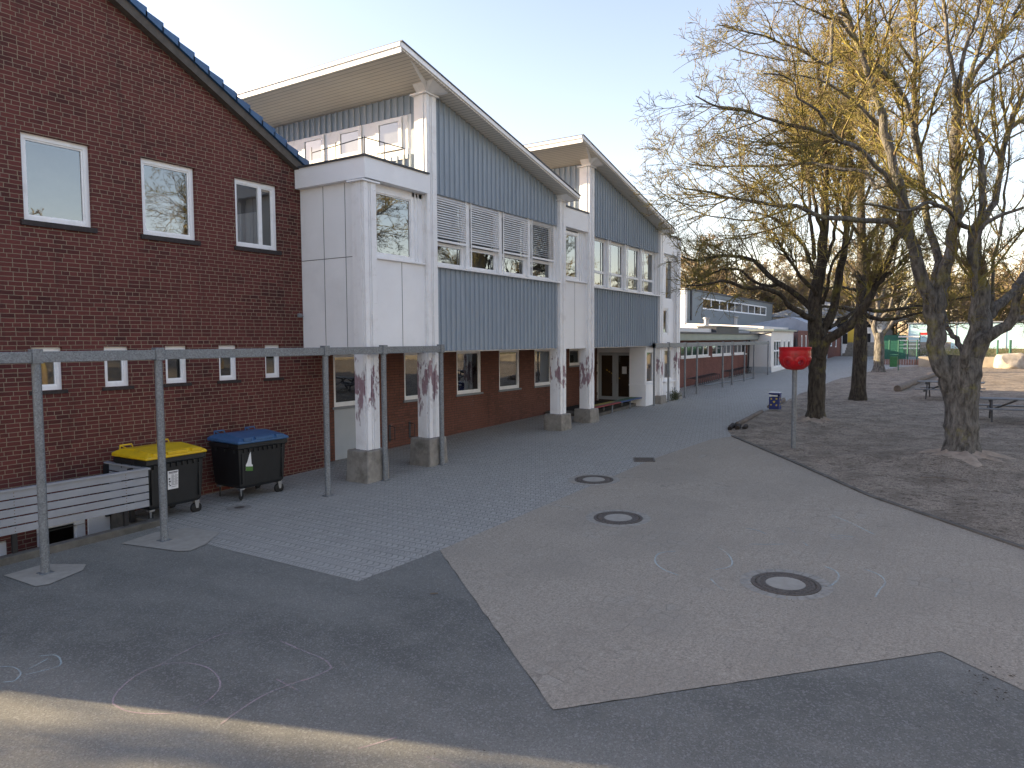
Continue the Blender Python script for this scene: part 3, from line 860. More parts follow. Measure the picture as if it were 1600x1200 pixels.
def column(x, ztop, zfoot, mat='peel'):
    """white bolted steel column on a concrete foot"""
    m = MB()
    x1, y0, y1 = x + 0.38, F, F + 0.40
    m.box(x + 0.02, y0 + 0.035, zfoot, x1 - 0.02, y1, ztop)
    # front: two angle flanges with a shallow channel, side: one flange
    m.box(x, y0, zfoot, x + 0.12, y0 + 0.06, ztop); m.box(x1 - 0.16, y0, zfoot, x1, y0 + 0.06, ztop)
    m.box(x + 0.165, y0 + 0.012, zfoot, x + 0.185, y0 + 0.05, ztop)
    m.box(x - 0.012, y0 + 0.09, zfoot, x + 0.03, y0 + 0.24, ztop)
    z = zfoot + 0.18
    while z < ztop - 0.1:
        for bx in (x + 0.06, x1 - 0.05, x1 - 0.12):
            m.lathe([(0.0001, 0.013), (0.012, 0.010), (0.016, 0)], 0, 0, 0, 6, False)
            for i in range(18):
                a, b, c = m.v[-18 + i]; m.v[-18 + i] = (bx + a, y0 - c, z + b)
        z += 0.62
    for zj in (4.02,):
        if zj < ztop: m.box(x - 0.004, y0 - 0.004, zj, x1 + 0.004, y0 + 0.02, zj + 0.012)
    m.box(x - 0.08, y0 - 0.05, ztop, x1 + 0.08, y1 + 0.05, ztop + 0.035)
    c = m.build('column', mat, sb)
    ft = MB(); xc, yc = x + 0.19, F + 0.2
    w = 0.36 if zfoot - gz(x) > 0.3 else 0.27
    g0 = gz(x) - 0.12
    ft.add([(xc - w, yc - 0.34, g0), (xc + w, yc - 0.34, g0), (xc + w, yc + 0.36, g0), (xc - w, yc + 0.36, g0),
            (xc - w + 0.03, yc - 0.31, zfoot), (xc + w - 0.03, yc - 0.31, zfoot), (xc + w - 0.03, yc + 0.33, zfoot), (xc - w + 0.03, yc + 0.33, zfoot)],
           [(0, 3, 2, 1), (4, 5, 6, 7), (0, 1, 5, 4), (1, 2, 6, 5), (2, 3, 7, 6), (3, 0, 4, 7)])
    ft.build('concrete_foot', 'concrete', c, 0.035, 3)
    return c
RZ = lambda x, o: 10.05 - 0.232 * (x - o - 12.4)        # top of roof at x, o = block offset
column(11.60, 6.90, 0.98)
for o in (0.0, DX):
    column(13.76 + o, 9.36, 1.0, 'peel' if o == 0 else 'peel2')
    column(20.42 + o, 7.86, 1.0 if o == 0 else 1.02, 'peel2')
column(31.24, 7.9, 0.98, 'peel2')

def block(o):
    xl, xr = 14.14 + o, 20.42 + o
    so = lambda x: RZ(x, o) - 0.17
    seam_panel(sb, xl, xr, 7.07, lambda x: so(x) - 0.02, F + 0.10)
    seam_panel(sb, xl, xr, 3.15, lambda x: 5.24, F + 0.10)
    # body behind
    m = MB()
    m.prism_y([(xl - 0.1, 3.17), (xr + 0.1, 3.17), (xr + 0.1, so(xr + 0.1) - 0.01), (xl - 0.1, so(xl - 0.1) - 0.01)], F + 0.75, 26.0)
    m.build('interior', 'dark', sb)
    m = MB()                                  # returns round the window band
    m.box(xl, F + 0.11, 5.20, xr, F + 0.75, 5.235); m.box(xl, F + 0.11, 7.075, xr, F + 0.75, 7.11)
    m.box(xl, F + 0.11, 3.16, xr, F + 0.75, 3.2)
    m.box(xl - 0.02, F - 0.02, 5.241, xr + 0.02, F + 0.16, 5.285)
    m.build('window_sill_band', 'frame', sb)
    # window band: four windows
    p = (xr - xl) / 4
    for k in range(4):
        a, b = xl + k * p, xl + (k + 1) * p
        y = F + 0.24
        w = window(sb, a + 0.03, b - 0.16, 5.29, 7.075, y, 0.085, trans=(5.86,))
        MB().box(b - 0.16, y - 0.06, 5.29, b + 0.03 - (0.03 if k == 3 else 0), y + 0.09, 7.075).build('mullion', 'frame', w)
        MB().box(b - 0.20, F + 0.125, 5.30, b - 0.175, F + 0.15, 7.07).build('blind_rail', 'frame', w)
        MB().box(a + 0.03, F + 0.125, 5.30, a + 0.055, F + 0.15, 7.07).build('blind_rail', 'frame', w)
        MB().quad((a + .1, F + .60, 5.35), (b - .2, F + .60, 5.35), (b - .2, F + .60, 7.0), (a + .1, F + .60, 7.0)).build('room', 'room', w)
        if o == 0:                             # lowered outside venetian blinds
            bl = MB(); zt, zb2 = 7.06, 5.93
            n = 17; ang = 0.45 if k < 3 else 0.15
            for j in range(n):
                z = zt - 0.05 - j * (zt - zb2 - 0.1) / n
                h = 0.034 * math.cos(rad(44) if k < 3 else rad(66)); d = 0.034 * math.sin(rad(44) if k < 3 else rad(66))
                y0 = F + 0.14
                bl.quad((a + 0.06, y0 - d, z - h), (b - 0.21, y0 - d, z - h), (b - 0.21, y0 + d, z + h), (a + 0.06, y0 + d, z + h))
            bl.box(a + 0.06, F + 0.11, zb2 - 0.02, b - 0.21, F + 0.17, zb2 + 0.03)
            bl.build('blind', 'frame', w)
    # roof: dark sheet, white edge, cream soffit, tapering bracket
    X0, X1, Y0, Y1 = 12.40 + o, 20.95 + o, 10.85, 26.5
    rf = MB().prism_y([(X0, RZ(X0, o) - 0.03), (X0, RZ(X0, o)), (X1, RZ(X1, o)), (X1, RZ(X1, o) - 0.03)], Y0 - 0.02, Y1).build('roof', 'roofdark', sb)
    m = MB().prism_y([(X0 + 0.02, RZ(X0, o) - 0.15), (X0 + 0.02, RZ(X0, o) - 0.034), (X1 - 0.02, RZ(X1, o) - 0.034), (X1 - 0.02, RZ(X1, o) - 0.12)], Y0, Y0 + 0.03)
    m.prism_x([(Y0 + 0.031, RZ(X0, o) - 0.25), (Y0 + 0.031, RZ(X0, o) - 0.036), (Y1, RZ(X0, o) - 0.036), (Y1, RZ(X0, o) - 0.25)], X0 + 0.005, X0 + 0.03)
    m.prism_x([(Y0 + 0.031, RZ(X0, o) - 0.12), (Y0 + 0.031, RZ(X0, o) - 0.036), (Y1, RZ(X0, o) - 0.036), (Y1, RZ(X0, o) - 0.12)], X0 - 0.03, X0 + 0.004)
    m.build('fascia', 'frame', rf)
    m = MB().prism_y([(X0 + 0.032, RZ(X0, o) - 0.19), (X0 + 0.032, RZ(X0, o) - 0.045), (X1 - 0.03, RZ(X1, o) - 0.045), (X1 - 0.03, RZ(X1, o) - 0.17)], Y0 + 0.032, Y1 - 0.1)
    m.build('soffit', 'soffit', rf)
    cx = 13.95 + o; zt = 9.395
    m = MB()
    e = (X0 + 0.42, Y0 + 0.12, RZ(X0 + 0.42, o) - 0.19)
    m.add([(cx - 0.10, F + 0.02, zt), (cx + 0.13, F + 0.02, zt), (cx, F + 0.3, zt), (cx - 0.10, F + 0.0, zt + 0.16), (cx + 0.13, F + 0.0, zt + 0.10), (cx, F + 0.3, zt + 0.16),
           e, (e[0] + 0.1, e[1] - 0.02, e[2])], [(0, 1, 4, 3), (0, 3, 6), (0, 6, 7, 1), (1, 7, 4), (3, 4, 7, 6), (0, 2, 1), (2, 5, 4, 1), (0, 3, 5, 2)])
    m.add([(cx - 0.16, F, zt), (cx + 0.18, F, zt), (cx + 0.34, Y0 + 0.1, so(cx + 0.3) + 0.0), (cx - 0.34, Y0 + 0.1, so(cx - 0.3) + 0.0), (cx - 0.16, F + 0.3, zt), (cx + 0.18, F + 0.3, zt), (cx + 0.34, F + 0.3, so(cx + 0.3)), (cx - 0.34, F + 0.3, so(cx - 0.3))],
          [(0, 1, 2, 3), (4, 7, 6, 5), (0, 3, 7, 4), (1, 5, 6, 2), (3, 2, 6, 7), (0, 4, 5, 1)])
    m.build('bracket', 'frame', rf)
    cx = 20.61 + o; zt = 7.895
    MB().add([(cx - 0.16, F, zt), (cx + 0.16, F, zt), (cx + 0.28, Y0 + 0.15, so(cx + .28)), (cx - 0.28, Y0 + 0.15, so(cx - .28)), (cx - 0.16, F + 0.3, zt), (cx + 0.16, F + 0.3, zt), (cx + 0.28, F + 0.3, so(cx + .28)), (cx - 0.28, F + 0.3, so(cx - .28))],
             [(0, 1, 2, 3), (4, 7, 6, 5), (0, 3, 7, 4), (1, 5, 6, 2), (3, 2, 6, 7), (0, 4, 5, 1)]).build('bracket', 'frame', rf)
    # wall facing -X above the lower link
    X = 13.92 + o
    hol = [(12.0, 16.6, 8.05, 9.02)] if o == 0 else []
    seam_panel_x(sb, X, F + 0.40, 20.0, 7.3, so(X) - 0.03, hol)
    MB().box(X + 0.002, F + 0.41, 3.2, X + 0.05, 26, so(X + 0.05) - 0.02).build('wall', 'white', sb)
    if o == 0:
        yb = [(12.16, 13.06), (13.54, 14.44), (14.92, 15.82)]
        m = MB()
        m.box(X - 0.03, 12.02, 7.95, X - 0.004, 17.2, 8.18)
        for a, b in zip([12.0] + [q[1] for q in yb], [q[0] for q in yb] + [17.2]):
            m.box(X - 0.03, a, 8.18, X - 0.004, b, 9.0)
        m.build('window_panel', 'frame', sb)
        for a, b in yb:
            m = MB()
            m.box(X - 0.07, a + 0.02, 8.2, X - 0.032, a + 0.12, 8.99); m.box(X - 0.07, b - 0.12, 8.2, X - 0.032, b - 0.02, 8.99)
            m.box(X - 0.07, a + 0.12, 8.2, X - 0.032, b - 0.12, 8.36); m.box(X - 0.07, a + 0.12, 8.89, X - 0.032, b - 0.12, 8.99)
            w = m.build('window', 'frame', sb)
            MB().quad((X - 0.045, a + .1, 8.33), (X - 0.045, b - .1, 8.33), (X - 0.045, b - .1, 8.91), (X - 0.045, a + .1, 8.91)).build('pane', 'glass', w)
            MB().quad((X - 0.02, a + .1, 8.33), (X - 0.02, b - .1, 8.33), (X - 0.02, b - .1, 8.91), (X - 0.02, a + .1, 8.91)).build('curtain', 'curtain', w)
block(0.0)
block(DX)

def white_front(x0, x1, zp, zw0, zw1, zf, ztop, win, depth=0.20, seams=(), extra=None):
    """white fibre-cement front with a recessed window and a parapet band"""
    m = MB()
    wx0, wx1 = win
    m.box(x0, F + 0.13, zp, x1, F + 0.18, zw0 - 0.06)
    p = m.build('wall_panel', 'white', sb)
    for s in seams: MB().box(s - 0.007, F + 0.127, zp + 0.01, s + 0.007, F + 0.129, zw0 - 0.07).build('panel_joint', 'cap', p)
    m = MB()
    m.box(x0 + 0.01, F + 0.06, zw0 - 0.055, x1 - 0.01, F + 0.2, zw0 - 0.02)
    m.box(wx1, F + 0.20, zw0 - 0.02, x1, F + 0.26, zw1 + 0.05)
    m.box(x0, F + 0.20, zw0 - 0.02, wx0, F + 0.26, zw1 + 0.05)
    for k in range(2):
        m.box(wx1 + 0.08 + k * 0.12, F + 0.17, zw0 - 0.02, wx1 + 0.12 + k * 0.12, F + 0.2, zw1 + 0.05)
    m.box(x0, F + 0.18, zw1 + 0.051, x1, F + 0.3, zw1 + 0.08)
    m.build('window_surround', 'white', sb)
    w = window(sb, wx0, wx1, zw0, zw1, F + 0.19, 0.10)
    MB().quad((wx0, F + .58, zw0), (wx1, F + .58, zw0), (wx1, F + .58, zw1), (wx0, F + .58, zw1)).build('room', 'room', w)
    m = MB().box(x0, F + 0.04, zf, x1, F + 0.5, ztop)
    m.build('parapet', 'white', sb)

# link bay 1 (between brick house and first block)
m = MB()
m.box(11.74, F + 0.40, 3.21, 11.80, 13.49, 6.98)
wpn = m.build('wall_panel', 'white', sb)
m = MB()
for s in (12.02, 12.72): m.box(11.736, s - 0.007, 3.23, 11.739, s + 0.007, 6.96)
m.box(11.736, F + 0.42, 5.30, 11.739, 13.48, 5.314)
m.build('panel_joint', 'cap', wpn)
MB().box(11.58, F - 0.06, 6.97, 13.74, F + 0.3, 7.42).box(11.58, F + 0.301, 6.97, 11.76, 13.48, 7.42).build('parapet', 'white', sb)
MB().box(11.54, F - 0.10, 7.421, 13.75, 13.47, 7.46).box(12.42, 13.48, 7.421, 13.9, 20, 7.46).build('flat_roof', 'cap', sb)
m = MB()
m.box(11.98, F + 0.12, 3.2, 13.76, F + 0.17, 5.26)
wpn = m.build('wall_panel', 'white', sb)
MB().box(12.93, F + 0.116, 3.22, 12.944, F + 0.119, 5.25).build('panel_joint', 'cap', wpn)
m = MB()
m.box(11.98, F + 0.05, 5.262, 13.75, F + 0.2, 5.30)
m.box(13.40, F + 0.17, 5.30, 13.76, F + 0.22, 6.96); m.box(11.98, F + 0.17, 6.86, 13.76, F + 0.3, 6.965)
for k in range(2): m.box(13.47 + k * 0.11, F + 0.14, 5.30, 13.50 + k * 0.11, F + 0.17, 6.96)
m.build('window_surround', 'white', sb)
w = window(sb, 12.0, 13.42, 5.30, 6.86, F + 0.15, 0.095)
MB().quad((12.0, F + .6, 5.3), (13.4, F + .6, 5.3), (13.4, F + .6, 6.9), (12.0, F + .6, 6.9)).build('room', 'room', w)
MB().box(11.81, F + 0.7, 3.3, 13.85, 13.48, 6.96).build('interior', 'dark', sb)
MB().box(12.42, 13.49, 3.3, 13.85, 20, 7.4).build('interior', 'dark', sb)
m = MB()                                               # low railing on the flat roof
m.tube([(13.3, 11.6, 8.0), (11.95, 11.6, 7.95), (11.95, 13.3, 7.85)], 0.012, 6)
for x, y in ((13.3, 11.6), (12.6, 11.6), (11.95, 11.6), (11.95, 12.5), (11.95, 13.3)): m.tube([(x, y, 7.46), (x, y, 7.98)], 0.012, 6)
# (flush with the panels above) kept slim
m.build('roof_railing', 'cap', sb)
# link bay 2 between the blocks
white_front(20.80, 22.50, 3.12, 5.42, 7.03, 7.12, 7.74, (20.86, 22.05), seams=(21.65,))
MB().box(20.8, F + 0.02, 7.741, 22.5, F + 0.6, 7.80).box(20.8, F + .6, 7.741, 22.5, 24, 7.77).build('flat_roof', 'cap', sb)
MB().box(20.55, F + 0.75, 3.2, 22.6, 24, 7.73).build('interior', 'dark', sb)
# end bay
m = MB()
m.box(29.54, F + 0.04, 7.12, 31.64, F + 0.5, 7.92)
m.build('parapet', 'white', sb)
MB().box(29.54, F + 0.0, 7.921, 31.68, 24, 7.97).build('flat_roof', 'cap', sb)
m = MB()
cellw = MB(); cellwall(cellw, 29.54, 31.24, gz(30) + 0.05, 7.12, [(30.2, 31.12, 5.12, 7.0), (29.7, 30.55, 3.62, 4.78), (30.1, 31.1, 1.62, 3.02)], F + 0.16, 0.12)
cellw.build('wall_panel', 'white', sb)
for a, b, c, d in ((30.2, 31.12, 5.12, 7.0), (29.7, 30.55, 3.62, 4.78), (30.1, 31.1, 1.62, 3.02)):
    w = window(sb, a, b, c, d, F + 0.19, 0.08)
    MB().quad((a, F + .5, c), (b, F + .5, c), (b, F + .5, d), (a, F + .5, d)).build('room', 'room', w)
MB().box(29.58, F + 0.45, 0.6, 31.62, 24, 7.9).build('wall', 'white', sb)
MB().box(30.0, F + 0.06, 1.52, 31.24, F + 0.158, 1.58).box(29.56, F + 0.12, 0.6, 31.2, F + 0.155, 1.50).build('ledge', 'white', sb)

# undercroft
UY = 13.95
WU = [(15.84, 17.2), (18.36, 19.72), (20.80, 22.15), (23.2, 24.52)]
m = MB()
hol = [(13.1, 14.12, 0.0, 3.1)] + [(a, b, 1.68, 3.10) for a, b in WU] + [(25.96, 26.98, 2.36, 3.08)]
cellwall(m, 12.401, 28.5, 0.0, 3.2, hol, UY, 0.12)
m.build('undercroft_wall', 'brick2', sb)
for a, b in WU:
    window(sb, a, b, 1.68, 3.10, UY + 0.03, 0.085, sill=(0.07, 0.06, 'sillm'))
window(sb, 25.96, 26.98, 2.36, 3.08, UY + 0.03, 0.085, sill=(0.07, 0.06, 'sillm'))
w = window(sb, 13.1, 14.12, 1.70, 3.1, UY + 0.03, 0.085, sill=(0.05, 0.06, 'sillm'))
MB().box(13.1, UY + 0.02, gz(13) - 0.1, 14.12, UY + 0.08, 1.63).build('door_panel', 'grey_w', sb)
MB().box(12.5, UY + 0.42, 0, 28.4, UY + 0.5, 3.2).build('interior', 'dark', sb)
MB().box(11.82, F + 0.42, 3.12, 13.9, UY + 0.4, 3.19).box(13.901, F + 0.18, 3.12, 28.6, UY + 0.5, 3.155).build('undercroft_ceiling', 'white', sb)
# entrance: glazed double door facing the yard's near end, white corner
EX = 28.5
m = MB()
m.box(28.0, F + 0.20, gz(28), 28.06, 12.20, 3.115); m.box(28.0, F + 0.16, gz(28), 28.9, F + 0.198, 1.50)
m.box(27.96, F + 0.14, 1.50, 29.5, F + 0.24, 1.56); m.box(27.96, F + 0.24, 1.50, 28.0, 12.20, 1.55)
m.box(28.061, 12.12, gz(28), EX, 12.2, 3.115)
m.box(28.0, F + 0.16, 2.97, 29.5, F + 0.20, 3.115); m.box(28.86, F + 0.16, 1.56, 29.5, F + 0.20, 2.97); m.box(28.9, F + 0.16, gz(28), 29.2, F + 0.198, 1.50)
m.build('entrance_wall', 'white', sb)
w = window(sb, 28.05, 28.86, 1.57, 2.97, F + 0.17, 0.07)
MB().quad((28.1, F + .7, 1.57), (28.9, F + .7, 1.57), (28.9, F + .7, 3), (28.1, F + .7, 3)).build('room', 'room', w)
zd0 = 0.80
m = MB()
y0, y1, zt = 12.2, 13.95, 2.98
m.box(EX, y0, zt - 0.12, EX + 0.08, y1, zt + 0.13); m.box(EX, y0, zd0, EX + 0.08, y0 + 0.07, zt - 0.12); m.box(EX, y1 - 0.07, zd0, EX + 0.08, y1, zt - 0.12)
df = m.build('door_frame', 'frame', sb)
for a, b, hy in ((12.275, 13.07, 12.97), (13.08, 13.875, 13.18)):
    m = MB(); X = EX + 0.015
    m.box(X, a, zd0 + 0.02, X + 0.05, a + 0.13, zt - 0.13); m.box(X, b - 0.13, zd0 + 0.02, X + 0.05, b, zt - 0.13)
    m.box(X, a + 0.13, zd0 + 0.02, X + 0.05, b - 0.13, zd0 + 0.16); m.box(X, a + 0.13, zt - 0.24, X + 0.05, b - 0.13, zt - 0.13)
    d = m.build('door', 'grey_w', sb)
    MB().quad((X + .02, a + .12, zd0 + .1), (X + .02, b - .12, zd0 + .1), (X + .02, b - .12, zt - .2), (X + .02, a + .12, zt - .2)).build('pane', 'glass_lo', d)
    MB().tube([(X, hy, 1.55), (X - 0.07, hy, 1.55), (X - 0.07, hy, 1.98), (X, hy, 1.98)], 0.014, 8).build('handle', 'metal', d)
    if hy < 13: MB().box(X + 0.005, 12.55, 1.95, X + 0.012, 12.76, 2.26).build('notice', 'paper', d)
m = MB()
for k in range(6):
    m.add([(EX + 0.55, 13.75 - k * .12, 2.12 - k * .07), (EX + 0.55, 13.68 - k * .12, 2.08 - k * .07), (EX + 0.55, 13.70 - k * .12, 2.03 - k * .07), (EX + 0.55, 13.77 - k * .12, 2.07 - k * .07)], [(0, 1, 2, 3)])
m.build('hazard_stripes', 'signyel', df)
MB().box(EX + 0.9, 12.1, 0.6, EX + 1.0, 14.3, 3.1).build('interior', 'dark', sb)
MB().box(EX - 0.02, 13.95, 0.6, EX + 0.1, 14.4, 3.1).build('entrance_wall', 'white', sb)
m = MB()
for y, z in ((12.235, 1.9), (12.235, 2.35), (12.235, 1.0), (13.92, 1.0), (13.92, 1.9), (13.92, 2.35)): m.tube([(EX - 0.025, y, z), (EX - 0.025, y, z + 0.12)], 0.022, 8)
m.build('hinge', 'metal', df)
# platform in front of the door
struct(MB().prism_z([(23.9, 11.72), (28.0, 11.9), (28.0, 12.2), (28.5, 12.2), (28.5, 13.9), (23.9, 13.9)], 0.0, 0.11, True).build('entrance_platform', 'concrete_dark'))
tag(MB().prism_z([(24.6, 12.3), (28.3, 12.35), (28.3, 13.8), (24.6, 13.8)], 0.112, 0.125, True).build('doormat', 'mat'), 'wide dark doormat in front of the glazed double door', 'doormat')
# three small horse-shoe rings on the undercroft wall
rp = thing('wall_hoop', (14.3, UY, 0.8), 'first steel hoop low on the undercroft brick wall, next to the white column', 'wall hoop', 'steel hoops on the undercroft wall')
def hoop(x, root):
    m = MB().tube([(x, UY, 1.0), (x - 0.02, UY - 0.22, 0.98), (x - 0.02, UY - 0.22, 0.62), (x, UY, 0.60)], 0.012, 6)
    m.build('hoop_bar', 'rack', root)
    MB().box(x - 0.04, UY - 0.015, 0.56, x + 0.04, UY - 0.001, 1.04).build('wall_plate', 'rack', root)
hoop(14.3, rp)
for dx, lb in ((0.88, 'middle one of the three steel hoops low on the undercroft wall'), (1.74, 'third steel hoop on the undercroft wall, nearest the second white column')):
    c = copy_tree(rp); c.location.x += dx; c['label'] = lb

# ------------------------------------------------------------------ pergola frames
def pergola(posts, xa, xb, z0, z1, y, label, joint=0.07):
    t = thing('pergola_frame', (xa, y, gz(xa)), label, 'pergola', 'galvanised frames along the building front')
    b = MB().box(xa, y - 0.05, z0, xb, y + 0.05, z1).build('beam', 'galv', t, 0.006)
    for x in posts:
        p = MB().tube([(x, y, gz(x) - 0.05), (x, y, z0 + 0.01)], joint * 0.86, 14).build('post', 'galv', t)
        c = MB().box(x - joint, y - joint, z0 - 0.015, x + joint, y + joint, z1 + 0.035).build('post_head', 'galv', p, 0.006)
        MB().box(x - joint * 1.25, y - joint * 1.25, gz(x) - 0.02, x + joint * 1.25, y + joint * 1.25, gz(x) + 0.018).build('foot_plate', 'galv', p)
    return t
pergola([2.1, 4.86, 6.66, 10.21, 11.92, 13.97], 2.02, 14.0, 3.13, 3.285, 11.10, 'galvanised steel frame of posts and beam in front of brick wall and bins')
pergola([28.3, 29.96, 32.08, 33.77, 37.97, 39.73, 42.22, 44.29, 47.82], 28.25, 47.9, 3.07, 3.26, 11.22, 'long galvanised steel frame running on past the low red-brick wing', 0.05)
MT['rustm'] = plain('rusty_screw_heads', (0.16, 0.08, 0.03), 0.8, 0.2, 9, 0)
MT['boardgrey'] = plain('grey_composite_board', (0.30, 0.31, 0.33), 0.6, 0.08, 3, 0.15)
# ------------------------------------------------------------------ slatted railing by the light well
t = thing('slatted_railing', (7.0, 12.2, 0.2), 'grey horizontal-board railing round the light well beside the yellow-lidded bin', 'railing')
FZ0, FZ1 = 0.53, 1.20
n = 5; h = (FZ1 - FZ0) / n
for k in range(n):
    z = FZ0 + k * h
    MB().box(1.3, 12.125, z, 3.2, 12.150, z + h - 0.022).box(3.206, 12.125, z, 7.02, 12.150, z + h - 0.022).build('board', 'boardgrey', t, 0.004)
    MB().box(6.995, 12.151, z, 7.02, 13.48, z + h - 0.022).build('board', 'boardgrey', t, 0.004)
MB().box(1.3, 12.10, FZ1 - 0.02, 7.05, 12.20, FZ1 + 0.012).box(6.96, 12.201, FZ1 - 0.02, 7.05, 13.48, FZ1 + 0.012).build('top_rail', 'boardgrey', t, 0.004)
for x in (1.5, 3.2, 4.92, 6.62):
    MB().box(x - 0.035, 12.152, gz(x) + 0.05, x + 0.035, 12.20, FZ1 - 0.03).build('post', 'black', t)
for y in (12.55, 13.36): MB().box(6.92, y, 0.2, 6.99, y + 0.07, FZ1 - 0.03).build('post', 'black', t)
m = MB()
for x in (3.2, 4.92, 6.62):
    for k in range(n):
        for q in (0.035, 0.085):
            m.box(x - 0.006, 12.1225, FZ0 + k * h + q - 0.006, x + 0.006, 12.1248, FZ0 + k * h + q + 0.006)
m.build('screws', 'rustm', t)

# ------------------------------------------------------------------ wheeled waste containers
def wheelie(x0, y0, ang, lid, label, sticker):
    """1100 litre container, local frame: x along the front, y to the back"""
    base = (x0, y0, gz(x0 + 0.5))
    t = thing('waste_container', base, label, 'waste container', 'wheeled waste containers by the brick wall')
    ca, sa = math.cos(ang), math.sin(ang)
    def P(m):
        m.v = [(x0 + ca * a - sa * b, y0 + sa * a + ca * b, base[2] + c) for a, b, c in m.v]
        return m
    W, D = 1.20, 0.98
    m = MB()
    def ring(ix, iy, z): return [(ix, iy, z), (W - ix, iy, z), (W - ix, D - iy, z), (ix, D - iy, z)]
    rs = [ring(.12, .10, .24), ring(.07, .07, .30), ring(.03, .035, 1.02), ring(.03, .035, 1.04), ring(0.0, 0.0, 1.06), ring(0.0, 0.0, 1.15), ring(.03, .03, 1.15)]
    vs = [p for r in rs for p in r]
    fs = [tuple(range(3, -1, -1)), tuple(range(24, 28))] + [(i * 4 + k, i * 4 + (k + 1) % 4, i * 4 + 4 + (k + 1) % 4, i * 4 + 4 + k) for i in range(6) for k in range(4)]
    m.add(vs, fs)
    for k in range(9):                                # stiffening ribs under the rim
        a = 0.14 + k * 0.115
        m.box(a, 0.005, 0.97, a + 0.018, 0.05, 1.06)
    for a in (0.10, W - 0.14): m.box(a, 0.022, 0.34, a + 0.04, 0.06, 0.96)
    for a in (0.15, 0.45, 0.75): m.box(0.005, a, 0.97, 0.05, a + 0.018, 1.06)
    m.box(0.3, -0.012, 1.07, 0.9, 0.004, 1.10)
    b = P(m).build('body', 'plastic_black', t, 0.008, 2)
    m = MB()                                          # domed lid with raised panel
    m.add([(-.02, -.03, 1.155), (W + .02, -.03, 1.155), (W + .02, D + .02, 1.17), (-.02, D + .02, 1.17),
           (-.02, -.03, 1.20), (W + .02, -.03, 1.20), (W + .02, D + .02, 1.24), (-.02, D + .02, 1.24),
           (.10, .07, 1.27), (W - .10, .07, 1.27), (W - .10, D * .55, 1.325), (.10, D * .55, 1.325), (.10, D - .08, 1.30), (W - .10, D - .08, 1.30)],
          [(3, 2, 1, 0), (0, 1, 5, 4), (1, 2, 6, 5), (2, 3, 7, 6), (3, 0, 4, 7), (4, 5, 9, 8), (8, 9, 10, 11), (11, 10, 13, 12), (12, 13, 6, 7), (5, 6, 13, 10, 9), (4, 8, 11, 12, 7)])
    l = P(m).build('lid', lid, t, 0.018, 3)
    P(MB().box(.40, -.035, 1.205, .80, .05, 1.262)).build('lid_grip', lid, l, 0.008, 2)
    for a in (.12, W - .30): P(MB().box(a, -.036, 1.205, a + .18, .06, 1.268)).build('lid_lug', lid, l, 0.008, 2)
    for a in (.10, W - .36):                          # lid handles at the hinge side
        m = MB().tube([(a, D - .06, 1.25), (a + .02, D - .03, 1.35), (a + .24, D - .03, 1.35), (a + .26, D - .06, 1.25)], 0.016, 8)
        m.tube([(a + .02, D - .03, 1.35), (a + .05, D - .16, 1.31)], 0.012, 6)
        P(m).build('lid_handle', lid, l)
    P(MB().tube([(-.05, .30, 1.10), (-.0, .30, 1.10)], 0.025, 8)).build('lifting_pin', 'plastic_black', b)
    P(MB().tube([(W, .30, 1.10), (W + .05, .30, 1.10)], 0.025, 8)).build('lifting_pin', 'plastic_black', b)
    for (a, c, tw) in ((.14, .14, .5), (W - .14, .14, -.2), (.14, D - .14, .9), (W - .14, D - .14, .3)):
        m = MB()
        m.lathe([(.0001, -.022), (.085, -.022), (.10, -.014), (.10, .014), (.085, .022), (.0001, .022)], 0, 0, 0, 20)
        for i in range(len(m.v)):
            u, v, w_ = m.v[i]; m.v[i] = (a + u * math.cos(tw) - w_ * math.sin(tw) * -1, c + u * math.sin(tw) + w_ * math.cos(tw), .10 + v)
        wh = P(m).build('wheel', 'rubber', t)
        f = MB()
        ex, ey = math.cos(tw), math.sin(tw); nx, ny = math.sin(tw), math.cos(tw)
        f.box(a - .05, c - .05, .215, a + .05, c + .05, .245)
        for s_ in (-.034, .034):
            f.add([(a + nx * s_ - ex * .045, c + ny * s_ - ey * .045, .22), (a + nx * s_ + ex * .045, c + ny * s_ + ey * .045, .22), (a + nx * s_ + ex * .02, c + ny * s_ + ey * .02, .09), (a + nx * s_ - ex * .02, c + ny * s_ - ey * .02, .09)], [(0, 1, 2, 3)])
        P(f).build('caster_fork', 'metal', wh)
    if sticker == 'sheet':
        m = MB().box(.43, .008, .56, .64, .014, .90)
        for i in range(len(m.v)):
            a, c, z = m.v[i]; m.v[i] = (a, c + (1.02 - z) * .048 + .018, z)
        st = P(m).build('sticker', 'paper', t)
        m = MB()
        def ln(a, b, z, hh): m.box(a, .004, z, b, .0075, z + hh)
        ln(.445, .625, .865, .016); ln(.45, .61, .848, .008)
        for k in range(12): ln(.50, .50 + .045 + .012 * ((k * 7) % 3), .82 - k * .017, .005); ln(.57, .57 + .04 + .01 * ((k * 5) % 3), .82 - k * .017, .005)
        ln(.50, .60, .60, .006); ln(.445, .475, .74, .03); ln(.45, .485, .69, .03); ln(.445, .47, .65, .02); ln(.46, .49, .62, .02)
        for i in range(len(m.v)):
            a, c, z = m.v[i]; m.v[i] = (a, c + (1.02 - z) * .048 + .018, z)
        P(m).build('print', 'ink', st)
    else:
        m = MB().add([(.22, .01, .60), (.40, .01, .58), (.40, .01, .70), (.37, .01, .72), (.345, .01, .98), (.31, .01, .92), (.26, .01, .78), (.22, .01, .72)], [tuple(range(8))])
        m.v = [(a * .9 + .0, c + (1.02 - z) * .048 + .018, z) for a, c, z in m.v]
        st = P(m).build('sticker', 'paper', t)
